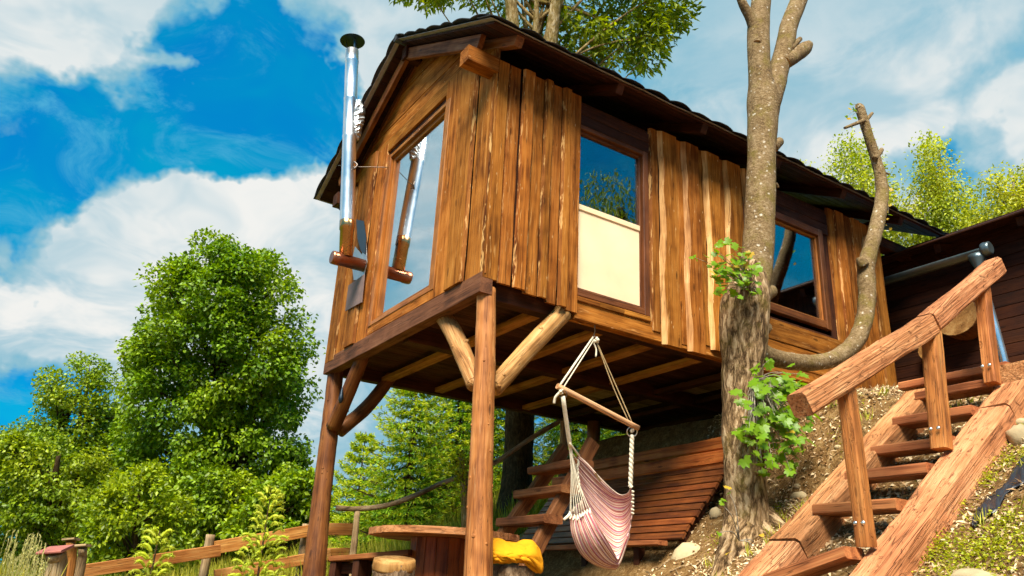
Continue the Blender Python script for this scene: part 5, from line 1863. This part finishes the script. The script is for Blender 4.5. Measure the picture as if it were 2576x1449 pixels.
def spruce(name, label, base, H, R, lvl, mat, tip, shoots=7, group=None, seed=1, jit=0.25):
    t = thing(name, base, label, 'spruce', group)
    b = Vector(base)
    log('trunk', [b - V(0, 0, 0.2), b + V(0, 0, H * 0.5), b + V(0, 0, H)], [0.035 * H * 0.5, 0.02 * H * 0.5, 0.006], BARKDARK, t, 8, 10, 0.05)
    P1, D1, P2, D2, lines = [], [], [], [], []
    for k in range(lvl):
        f = (k + 0.5) / lvl
        z = H * (0.04 + 0.95 * f)
        r = R * (1 - f) ** 0.85 + 0.05
        nb = int(5 + 6 * (1 - f))
        for j in range(nb):
            a = 2 * math.pi * (j + random.random() * 0.7) / nb + k * 0.7
            rr = r * random.uniform(0.75, 1.15)
            rise = 0.35 * f * rr - 0.10 * rr
            pts = []
            ns = 7
            for i in range(ns + 1):
                s = i / ns
                pts.append(b + V(math.cos(a) * rr * s, math.sin(a) * rr * s, z + rise * s - 0.22 * rr * math.sin(s * math.pi * 0.8) + 0.10 * rr * s ** 3))
            lines.append(([pts[0], pts[3], pts[-1]], [0.012, 0.008, 0.003]))
            for i in range(1, ns + 1):
                s = i / ns
                dv = (pts[i] - pts[i - 1]).normalized()
                side = dv.cross(V(0, 0, 1)).normalized()
                wl = rr * 0.34 * (1.08 - s) + 0.07
                for sg in (-1, 1):
                    m_ = max(2, int(wl / 0.07))
                    for q in range(m_):
                        x = (q + 0.6) / m_
                        pp = pts[i] + (side * sg * 0.85 + dv * 0.55) * (wl * x) + V(0, 0, -0.16 * wl * x)
                        d_ = (side * sg * 0.7 + dv * 0.8 + V(0, 0, -0.22)).normalized()
                        if q == m_ - 1 or (i == ns):
                            P2.append(pp)
                            D2.append(d_)
                        else:
                            P1.append(pp)
                            D1.append(d_)
    tag(tubes('branches', lines, BARKDARK, t, 5), kind='stuff')

    def brush(nm, P, D, L, W, n, mt):
        P = np.array([list(p) for p in P])
        D = np.array([list(p) for p in D])
        P = np.repeat(P, n, 0) + RNG.normal(size=(len(P) * n, 3)) * 0.012
        D = np.repeat(D, n, 0) + RNG.normal(size=(len(D) * n, 3)) * 0.42
        nr = RNG.normal(size=P.shape) * 0.6 + np.array([0, 0, 0.8])
        vs, tr = leaf_arrays(P, D, nr, L * RNG.uniform(0.7, 1.25, len(P)), W, 0.1)
        np_mesh(nm, vs, tr, mt, t)
    brush('needles', P1, D1, 0.10, 0.020, shoots, mat)
    brush('new_shoots', P2, D2, 0.075, 0.022, shoots, tip)
    return t


def build_spruces():
    for (u, d, H, R, lab) in ((1010, 13.6, 3.9, 1.35, 'green spruce with pale shoot tips behind the bench'),
                              (1130, 15.0, 4.4, 1.5, 'second spruce behind the crooked rail, half hidden by the near post'),
                              (885, 15.0, 2.5, 0.9, 'smaller spruce with bluish top beside the far cabin post'),
                              (1225, 16.0, 4.5, 1.6, 'spruce seen between the near post and the dark trunk'),
                              (1440, 16.5, 4.0, 1.5, 'spruce behind the ladder stair, right of the dark trunk'),
                              (1570, 18.0, 4.2, 1.7, 'spruce low under the cabin floor behind the hammock')):
        p = FT(u, 1390, d)
        spruce('spruce_tree', lab, (p.x, p.y, gz(p.x, p.y) - 0.1), H, R, int(H * 5.0), SPRUCE, SPRUCETIP, 6, 'spruces behind the cabin')
    # two little spruces with soft new growth in front of the fence
    for (u, v, d, H, lab) in ((402, 1335, 6.6, 0.62, 'tiny yellow-green spruce sapling in front of the lower fence rail'),
                              (683, 1228, 7.6, 0.98, 'taller yellow-green spruce sapling beside the far cabin post')):
        tip = FT(u, v, d)
        b = V(tip.x, tip.y, tip.z - H)
        t = thing('spruce_sapling', b, lab, 'sapling', 'spruce saplings by the fence')
        log('stem', [V(b.x, b.y, gz(b.x, b.y) - 0.05), b + V(0, 0, H * 0.3), tip], [0.014, 0.010, 0.004], BARKDARK, t, 6, 8, 0.05)
        P, D, cores = [], [], []
        n_lv = int(H / 0.06)
        for k in range(n_lv):
            f = k / n_lv
            z = H * (0.02 + 0.98 * f)
            r = 0.05 + 0.20 * H * (1 - f) ** 0.9
            for j in range(5):
                a = 2 * math.pi * (j + random.random() * 0.6) / 5 + k
                m_ = max(1, int(r / 0.075))
                for q in range(m_):
                    x = (q + 0.5) / m_
                    c = b + V(math.cos(a) * r * x, math.sin(a) * r * x, z + 0.03 * x)
                    an = a + random.uniform(-1.0, 1.0)
                    dv = V(math.cos(an), math.sin(an), random.uniform(0.3, 0.9)).normalized()
                    pts = [c, c + dv * 0.045 + V(0, 0, 0.012), c + dv * 0.085 + V(0, 0, -0.002), c + dv * 0.11 + V(0, 0, -0.025)]
                    cores.append((pts, [0.008, 0.013, 0.012, 0.004]))
                    for _ in range(46):
                        s = random.random() * 2.99
                        i = int(s)
                        p = pts[i].lerp(pts[i + 1], s - i)
                        P.append(list(p))
                        ad = (pts[i + 1] - pts[i]).normalized()
                        rd = V(random.gauss(0, 1), random.gauss(0, 1), random.gauss(0, 1)).normalized()
                        D.append(list(ad * 0.9 + rd))
        tubes('shoots', cores, SAPLING, t, 6)
        P, D = np.array(P), np.array(D)
        vs, tr = leaf_arrays(P, D, RNG.normal(size=P.shape), 0.030 * RNG.uniform(0.8, 1.2, len(P)), 0.006, 0.05)
        np_mesh('needles', vs, tr, SAPLING, t)


build_spruces()


def build_reflected_tree():
    # the willow across the path that shows in the middle window
    hit = np.array(list(FY(1530, 470, 0.085)))
    dr = ray(1530, 470)
    dr = dr * np.array([1, -1, 1])
    c = hit + dr / np.linalg.norm(dr) * 17 + np.array([0.5, 0, -0.6])
    base = V(c[0], c[1], float(ground_z(c[0], c[1])) - 0.1)
    t = thing('willow_tree', base, 'drooping willow behind the viewer, seen reflected in the middle window', 'tree')
    log('trunk', [base, V(c[0], c[1], c[2] - 1.0), V(*c)], [0.3, 0.22, 0.1], BARKDARK, t, 10, 12, 0.06)
    pos = []
    for k in range(46):
        q = c + RNG.normal(size=3) * np.array([1.5, 1.5, 0.9]) + np.array([0, 0, -0.2])
        m_ = 150
        pos.append(q + np.stack([RNG.normal(size=m_) * 0.3, RNG.normal(size=m_) * 0.3, -RNG.random(m_) * 2.6], 1))
    lf(t, 'crown', np.concatenate(pos), 0.22, 0.05, LINDEN2, droop=1.2)


build_reflected_tree()


# ------------------------------------------------------------------ the pruned maple in front of the cabin
def maple_leaf_mesh(name, mat):
    ang = [(-90, 0.14), (-62, 0.5), (-35, 0.72), (-22, 0.60), (-4, 0.86), (6, 0.92), (20, 0.68), (36, 0.80), (50, 0.98), (58, 0.94), (70, 0.72), (82, 0.92), (90, 1.08)]
    pts = [(r * math.cos(math.radians(a)), r * math.sin(math.radians(a))) for a, r in ang]
    pts = pts + [(-x, y) for x, y in pts[-2:0:-1]]
    vs = [(0, 0.05, 0.0)]
    for (x, y) in pts:
        vs.append((x * 0.5, y * 0.5 + 0.05, 0.10 * abs(x) - 0.10 * y * y - 0.05 * x * x))
    n = len(pts)
    fs = [(0, 1 + i, 1 + (i + 1) % n) for i in range(n)]
    me = bpy.data.meshes.new(name)
    me.from_pydata(vs, [], fs)
    me.materials.append(mat)
    me.polygons.foreach_set('use_smooth', [True] * len(fs))
    me.update()
    return me


def build_pruned_tree():
    y = -0.65
    base = FY(1880, 1345, y)
    g = gz(base.x, base.y)
    t = thing('pruned_maple', (base.x, base.y, g), 'pruned maple with bare lopped stems standing before the cabin side', 'tree')

    def tp(lst, yy=y):
        pts, rads = [], []
        for q in lst:
            u, v, w = q[:3]
            p = FY(u, v, q[3] if len(q) > 3 else yy)
            pts.append(p)
            rads.append(w * 0.5 / FPX * FTdepth(p))
        return pts, rads
    p, r = tp([(1890, 1440, 190), (1884, 1370, 150), (1880, 1310, 118), (1874, 1220, 104), (1868, 1120, 98), (1866, 1010, 96), (1869, 930, 104), (1870, 880, 112), (1872, 820, 120), (1874, 770, 120), (1884, 728, 102), (1895, 692, 80), (1903, 650, 64)])
    log('lower_trunk', p, r, BARKLOW, t, 30, 90, 0.085, 4.5, 0.02)
    p, r = tp([(1888, 770, 70), (1896, 720, 80), (1905, 650, 80), (1911, 560, 76), (1914, 460, 73), (1916, 380, 70), (1919, 300, 76), (1920, 250, 80), (1912, 190, 58), (1908, 120, 56), (1909, 60, 54), (1915, 0, 48), (1924, -120, 44)])
    log('main_stem', p, r, BARK, t, 22, 80, 0.035, 5)
    p, r = tp([(1928, 275, 62), (1944, 225, 58), (1962, 165, 50), (1976, 110, 46), (1986, 60, 44), (2008, 5, 42), (2045, -110, 38)])
    log('side_stem', p, r, BARK, t, 16, 44, 0.04, 5)
    p, r = tp([(1903, 80, 34), (1888, 45, 27), (1868, 8, 22), (1848, -50, 20)])
    log('thin_stem', p, r, BARK, t, 10, 14, 0.04, 5)
    for lst in ([(1972, 160, 34), (2000, 140, 38), (2022, 124, 36), (2035, 112, 22)], [(1985, 125, 22), (2000, 110, 16), (2013, 98, 12)],
                [(1940, 372, 34), (1952, 362, 30), (1962, 356, 22)], [(1940, 462, 12), (1952, 464, 9), (1958, 472, 5)], [(1905, 745, 60), (1925, 738, 44), (1943, 732, 30)],
                [(1915, 835, 34), (1928, 826, 26), (1934, 820, 18)], [(1905, 110, 22), (1908, 104, 24), (1911, 100, 16)]):
        p, r = tp(lst, y - 0.06)
        log('stub', p, r, BARK, t, 12, 10, 0.06, 8, endmat=CUTEND)
    p, r = tp([(1895, 872, 60), (1930, 893, 46), (1985, 908, 43), (2050, 912, 41), (2105, 899, 42), (2146, 866, 43), (2170, 820, 42), (2181, 760, 42), (2180, 705, 44), (2180, 668, 42), (2194, 612, 38), (2210, 550, 35),
               (2219, 490, 31), (2214, 440, 28), (2200, 390, 25), (2184, 340, 23), (2172, 300, 24), (2163, 272, 22), (2156, 266, 12)])
    br = log('curved_branch', p, r, BARK, t, 16, 90, 0.09, 7)
    for lst in ([(2200, 400, 14), (2212, 386, 13), (2218, 376, 11)], [(2176, 302, 10), (2150, 312, 9), (2125, 322, 7)], [(2176, 308, 10), (2188, 292, 9), (2194, 285, 8)], [(2172, 668, 30), (2166, 655, 26), (2164, 648, 20)],
                [(2212, 436, 8), (2224, 434, 6), (2236, 438, 5)]):
        p, r = tp(lst, y - 0.03)
        log('twig', p, r, BARK, t, 8, 8, 0.05, 8)
    # roots
    for (u, v, du) in ((1850, 1350, -70), (1905, 1350, 50), (1875, 1365, -10), (1925, 1330, 60)):
        p0 = FY(u, v - 30, y - 0.08)
        p1 = FY(u + du * 0.5, v + 10, y - 0.22)
        p2 = FY(u + du, v + 55, y - 0.32)
        for q in (p1, p2):
            q.z = gz(q.x, q.y) + 0.02
        p2.z -= 0.06
        log('root', [p0, p1, p2], [0.11, 0.07, 0.03], BARKLOW, t, 10, 14, 0.12, 6)

    # leafy shoots; every leaf is a piece of its own
    green = maple_leaf_mesh('leaf', MAPLELEAF)
    young = maple_leaf_mesh('leaf', MAPLEYEL)

    def shoot(name, root, spots, yy, smin, smax, yfrac, spread=0.12):
        sh = tubes(name, [([root, root.lerp(q, 0.5) + V(0, -0.03, 0.04), q], [0.006, 0.004, 0.002]) for q in spots[::2]], BARKBIRCH, t, 5)
        for q in spots:
            me = young if random.random() < yfrac else green
            o = bpy.data.objects.new('leaf', me)
            s = random.uniform(smin, smax)
            tocam = (Vector(CAM) - q).normalized()
            nrm = (tocam * 0.45 + V(0, -0.2, 0.75) + V(random.gauss(0, .35), random.gauss(0, .35), random.gauss(0, .3))).normalized()
            dn = (V(random.gauss(0, 1), random.gauss(0, .6), -0.55 + random.gauss(0, .5)))
            yv = (dn - nrm * dn.dot(nrm)).normalized()
            xv = yv.cross(nrm)
            M = Matrix.Identity(4)
            for i in range(3):
                M[i][0], M[i][1], M[i][2], M[i][3] = xv[i] * s, yv[i] * s, nrm[i] * s, q[i]
            link(o, sh, M)
        return sh
    random.seed(21)
    sp = []
    for _ in range(95):
        u, v = random.gauss(1842, 38), random.gauss(680, 36)
        if 1775 < u < 1915 and 605 < v < 760:
            sp.append(FY(u, v, y - 0.27 - random.random() * 0.2))
    sp += [FY(u, v, y - 0.32) for u, v in ((1750, 652), (1742, 645), (1812, 616), (1800, 628), (1888, 738), (1905, 730), (1808, 740), (1850, 618))]
    shoot('leafy_shoot', FY(1880, 735, y - 0.12), sp, y, 0.08, 0.125, 0.10)
    sp = []
    while len(sp) < 190:
        u, v = random.gauss(1958, 55), random.gauss(1045, 85)
        if 1850 < u < 2055 and 905 < v < 1215 and (u - 1950) ** 2 / 105 ** 2 + (v - 1050) ** 2 / 160 ** 2 < 1:
            sp.append(FY(u, v, y - 0.22 - random.random() * 0.3))
    sp += [FY(u, v, y - 0.2) for u, v in ((1935, 905), (1862, 1085), (1858, 1100), (1880, 1070), (2040, 1075), (2035, 1110), (1995, 1180), (1965, 1200))]
    shoot('leafy_shoot', FY(1890, 960, y - 0.12), sp, y, 0.10, 0.17, 0.04)
    shoot('leafy_shoot', FY(2158, 285, y), [FY(u, v, y - 0.04) for u, v in ((2128, 292), (2138, 275), (2143, 262), (2150, 275), (2136, 300), (2148, 296))], y, 0.06, 0.10, 0.5)
    shoot('leafy_shoot', FY(2218, 470, y), [FY(u, v, y - 0.02) for u, v in ((2228, 440), (2236, 452), (2232, 470), (2226, 458), (2240, 478), (2230, 500), (2238, 515), (2228, 530), (2236, 540))], y, 0.05, 0.085, 0.9)
    shoot('leafy_shoot', FY(2205, 590, y), [FY(u, v, y - 0.02) for u, v in ((2222, 560), (2230, 552), (2226, 566), (2240, 574))], y, 0.05, 0.08, 0.9)
    shoot('leafy_shoot', FY(1860, 1360, y - .3), [FY(u, v, y - 0.35) for u, v in ((1830, 1228), (1836, 1240), (1812, 1265), (1818, 1258), (1808, 1340), (1835, 1390), (1900, 1395), (1915, 1345), (1905, 1380))], y, 0.05, 0.09, 0.3)


build_pruned_tree()


# ------------------------------------------------------------------ ground cover, stones and scraps
def project(P):
    c = (P - CAM) @ RC.T
    return 1288 + FPX * c[:, 0] / c[:, 2], 724.5 + FPX * c[:, 1] / c[:, 2], c[:, 2]


def ground_pts(n, x0, x1, y0, y1):
    x = RNG.uniform(x0, x1, n)
    y = RNG.uniform(y0, y1, n)
    z = ground_z(x, y)
    z = z + np.array([gnoise(a, b) for a, b in zip(x, y)])
    return np.stack([x, y, z], 1)


def build_cover():
    # meadow grass
    P = ground_pts(120000, -9, 9, 2.3, 17)
    u, v, d = project(P)
    keep = (u > -120) & (u < 1750) & (d > 2) & (RNG.random(len(P)) < np.clip(9.0 / d, 0, 1) ** 1.2)
    keep &= ~((P[:, 0] > -0.3) & (P[:, 1] < 4.0))
    P = P[keep]
    n = len(P)
    D = RNG.normal(size=(n, 3)) * 0.25 + np.array([0, 0, 1.0])
    H = RNG.uniform(0.2, 0.5, n) * (0.8 + 0.6 * (P[:, 1] > 4))
    vs, tr = leaf_arrays(P - np.array([0, 0, 0.03]), D, RNG.normal(size=(n, 3)), H, 0.012 + 0.0006 * np.linalg.norm(P[:, :2] - CAM[:2], axis=1), 0.05)
    tag(np_mesh('meadow_grass', vs, tr, GRASSM), 'tall sunlit yellow-green meadow grass behind the fence', 'grass', kind='stuff')
    # flowering grass in the lower left corner
    P, D, L = [], [], []
    stems = []
    for _ in range(90):
        u = random.uniform(-30, 120)
        vt = 1449 - random.random() ** 1.3 * (120 if u < 110 else 60)
        tip = FT(u + random.uniform(-10, 30), vt, random.uniform(6.0, 7.2))
        b = V(tip.x + random.uniform(-.1, .1), tip.y, gz(tip.x, tip.y) - 0.02)
        stems.append(([b, b.lerp(tip, 0.6), tip], [0.003, 0.002, 0.0015]))
        for k in range(26):
            q = b.lerp(tip, 1 - 0.16 * random.random())
            P.append(list(q))
            D.append([random.gauss(0, .5), random.gauss(0, .5), 1])
    o = thing('flowering_grass', FT(40, 1500, 6.6), 'tall grass with pale seed heads in the lower left corner', 'grass')
    tubes('stems', stems, SEED, o, 4)
    P, D = np.array(P), np.array(D)
    vs, tr = leaf_arrays(P, D, RNG.normal(size=P.shape), 0.026, 0.007, 0.1)
    np_mesh('seed_heads', vs, tr, SEED, o)
    P = np.array([list(FT(random.uniform(-40, 110), random.uniform(1400, 1500), random.uniform(6, 7.2))) for _ in range(500)])
    G0 = np.array([gz(q[0], q[1]) - 0.02 for q in P])
    LL = (P[:, 2] - G0) * RNG.uniform(0.7, 1.1, len(P))
    P[:, 2] = G0
    vs, tr = leaf_arrays(P, RNG.normal(size=P.shape) * .12 + np.array([0, 0, 1]), RNG.normal(size=P.shape), LL, 0.014, .05)
    np_mesh('blades', vs, tr, GRASSM, o)
    # dry leaves on the bank
    P = ground_pts(70000, -0.5, 5.2, -5.6, 0.9)
    u, v, d = project(P)
    keep = (u > 1250) & (u < 3600) & (v > 700) & (v < 1700) & (d > 1.2)
    keep &= ~((P[:, 1] > -0.55) & (P[:, 0] < 3.2) & (RNG.random(len(P)) < 0.8))
    P = P[keep][:36000]
    n = len(P)
    nr = RNG.normal(size=(n, 3)) * 0.55 + np.array([-0.3, 0, 1.0])
    D = np.cross(nr, rand_dirs(n))
    vs, tr = leaf_arrays(P + np.array([0, 0, 0.006]), D, nr, RNG.uniform(0.02, 0.07, n), RNG.uniform(0.008, 0.032, n), 0.35)
    tag(np_mesh('leaf_litter', vs, tr, LITTER), 'dry pale leaf litter covering the bank beside the stairs', 'leaf litter', kind='stuff')
    # fallen twigs and roots
    P = ground_pts(400, 0.3, 4.2, -4.6, 0.4)
    tw = []
    for q in P[:110]:
        a_ = random.random() * 6.28
        L_ = random.uniform(0.08, 0.3)
        q0 = V(*q) + V(0, 0, 0.012)
        q1 = V(q[0] + math.cos(a_) * L_, q[1] + math.sin(a_) * L_, 0)
        q1.z = gz(q1.x, q1.y) + 0.012
        tw.append(([q0, q0.lerp(q1, 0.5) + V(random.uniform(-.02, .02), random.uniform(-.02, .02), 0.01), q1], [0.006, 0.005, 0.002]))
    tag(tubes('fallen_twigs', tw, GREYWOOD, None, 5), 'thin dead twigs scattered among the leaf litter', 'twigs', kind='stuff')
    # low weeds: patches on the bank
    cs = []
    for (u, v, s, n) in ((2480, 1410, 0.19, 1000), (2400, 1425, 0.13, 420), (2545, 1380, 0.15, 480), (2350, 1400, 0.06, 250), (2380, 1230, 0.07, 220), (2440, 1200, 0.06, 180), (2520, 1330, 0.06, 200),
                         (2545, 1165, 0.08, 260), (2565, 1010, 0.10, 300), (2400, 1300, 0.05, 120), (2330, 1340, 0.05, 120), (2480, 1225, 0.05, 140), (1840, 1350, 0.12, 260), (2130, 1060, 0.1, 120), (1950, 1290, 0.08, 100)):
        p = on_ground(u, v, 2.0)
        q = RNG.normal(size=(n, 2)) * s
        x, y = p.x + q[:, 0], p.y + q[:, 1]
        z = ground_z(x, y) + RNG.uniform(0.01, 0.06, n)
        cs.append(np.stack([x, y, z], 1))
    P = np.concatenate(cs)
    nr = RNG.normal(size=P.shape) * 0.5 + np.array([0, -0.2, 1.0])
    D = np.cross(nr, rand_dirs(len(P)))
    vs, tr = leaf_arrays(P, D, nr, RNG.uniform(0.012, 0.03, len(P)), RNG.uniform(0.010, 0.02, len(P)), 0.15)
    tag(np_mesh('bank_weeds', vs, tr, WEED), 'patches of small bright green weeds on the bank', 'weeds', kind='stuff')

    # grass tufts rooted in the bank
    P = []
    D = []
    for q in ground_pts(600, 0.4, 4.2, -5.0, -0.7)[:130]:
        if -3.05 < q[1] < -1.75 and q[0] < 3.5:
            continue
        for _ in range(16):
            P.append(q + np.array([random.gauss(0, .03), random.gauss(0, .03), -0.01]))
            D.append([random.gauss(0, .45), random.gauss(0, .45), 1.0])
    P, D = np.array(P), np.array(D)
    vs, tr = leaf_arrays(P, D, RNG.normal(size=P.shape), RNG.uniform(0.06, 0.17, len(P)), 0.008, 0.05)
    tag(np_mesh('bank_grass', vs, tr, GRASSM), 'thin grass tufts rooted among the litter on the bank', 'grass', kind='stuff')

    # stones
    def stone(p, s, label, sink=0.3, group=None):
        n1, n2 = 12, 8
        vs, fs = [(0, 0, -s[2])], []
        sd = random.random() * 50
        for i in range(1, n2):
            th = math.pi * i / n2
            for j in range(n1):
                ph = 2 * math.pi * j / n1
                dv = V(math.sin(th) * math.cos(ph), math.sin(th) * math.sin(ph), -math.cos(th))
                k = 1 + 0.28 * mnoise.noise(dv * 1.6 + V(sd, 0, 0)) + 0.1 * mnoise.noise(dv * 5 + V(0, sd, 0))
                vs.append((dv.x * s[0] * k, dv.y * s[1] * k, dv.z * s[2] * k))
        vs.append((0, 0, s[2]))
        for j in range(n1):
            fs.append((0, 1 + (j + 1) % n1, 1 + j))
            a = 1 + (n2 - 2) * n1
            fs.append((len(vs) - 1, a + j, a + (j + 1) % n1))
        for i in range(n2 - 2):
            for j in range(n1):
                a = 1 + i * n1
                fs.append((a + j, a + (j + 1) % n1, a + n1 + (j + 1) % n1, a + n1 + j))
        o = mesh_obj('stone', vs, fs, STONE, None, Matrix.Translation(Vector(p) + V(0, 0, s[2] * (1 - 2 * sink))) @ Matrix.Rotation(random.random() * 6, 4, 'Z'), True)
        return tag(o, label, 'stone', group or 'stones on the bank')
    for (u, v, s, lab) in ((2572, 1112, (0.10, 0.09, 0.09), 'large pale stone at the right edge beside the stairs'),
                           (2562, 1075, (0.11, 0.08, 0.05), 'flat pale stone above the large one at the right edge'),
                           (2500, 1268, (0.045, 0.035, 0.025), 'small pale stone left of the black plastic sheet'),
                           (2450, 1470, (0.17, 0.12, 0.06), 'flat pale stone at the bottom edge in the weeds'),
                           (2008, 1228, (0.05, 0.045, 0.03), 'pale stone left of the far stringer by the tree'),
                           (2012, 1255, (0.09, 0.07, 0.05), 'brown rounded stone below the pale one by the tree'),
                           (1905, 1300, (0.05, 0.04, 0.03), 'little stone at the foot of the pruned tree'),
                           (1800, 1300, (0.07, 0.06, 0.07), 'upright pale stone between the deck and the pruned tree'),
                           (2110, 1130, (0.05, 0.05, 0.03), 'stone under the shoots by the cabin corner')):
        p = on_ground(u, v, 2.0)
        stone(p, s, lab)
    p = FT(1742, 1440, 7.45)
    o = stone((p.x, p.y, p.z - 0.15), (0.22, 0.2, 0.30), 'big smooth pale boulder under the lower corner of the sloping deck', 0.3)
    # black plastic sheet torn on the bank
    path = [(2590, 1165, 26), (2562, 1215, 34), (2530, 1250, 16), (2492, 1285, 36), (2466, 1312, 26), (2452, 1345, 8)]
    L_, R_ = [], []
    for (u, v, w) in path:
        L_.append(on_ground(u - w * 0.55, v - w * 0.25, 2.0))
        R_.append(on_ground(u + w * 0.55, v + w * 0.25, 2.0))
    A = catmull([list(p) for p in L_], 30)
    B = catmull([list(p) for p in R_], 30)
    vs, tr = [], []
    m_ = 9
    for i in range(30):
        for j in range(m_):
            q = A[i] + (B[i] - A[i]) * (j / (m_ - 1) + 0.05 * mnoise.noise(V(i * .4, j, 0)))
            z = gz(q[0], q[1]) + 0.015 + 0.055 * abs(mnoise.noise(V(i * 0.35, j * 0.6, 3)))
            vs.append((q[0], q[1], z))
    for i in range(29):
        for j in range(m_ - 1):
            a = i * m_ + j
            tr += [(a, a + 1, a + m_ + 1), (a, a + m_ + 1, a + m_)]
    o = np_mesh('plastic_sheet', np.array(vs), np.array(tr), TARP, smooth=True)
    o.modifiers.new('thickness', 'SOLIDIFY').thickness = 0.004
    tag(o, 'torn black plastic sheet lying on the bank right of the stairs', 'sheet')
    # drain pipe end
    p = on_ground(2556, 1040, 2.0)
    p = p + V(0, 0, 0.05)
    dv = Vector((Vector(CAM) - p)).normalized()
    ax = (dv * 0.8 + V(-0.2, -0.1, 0.1)).normalized()
    vs, fs = [], []
    n = 22
    for (t, r) in ((-0.35, 0.06), (0.0, 0.06), (0.004, 0.056), (0.0, 0.052), (-0.35, 0.052)):
        x = ax.orthogonal().normalized()
        yv = ax.cross(x)
        for j in range(n):
            a = 2 * math.pi * j / n
            vs.append(tuple(p + ax * t + (x * math.cos(a) + yv * math.sin(a)) * r))
    for k in range(4):
        for j in range(n):
            a, b = k * n + j, k * n + (j + 1) % n
            fs.append((a, b, b + n, a + n))
    o = mesh_obj('drain_pipe', vs, fs, TARP, None, None, True)
    tag(o, 'black drain pipe end sticking out of the bank by the stair head', 'pipe')


build_cover()
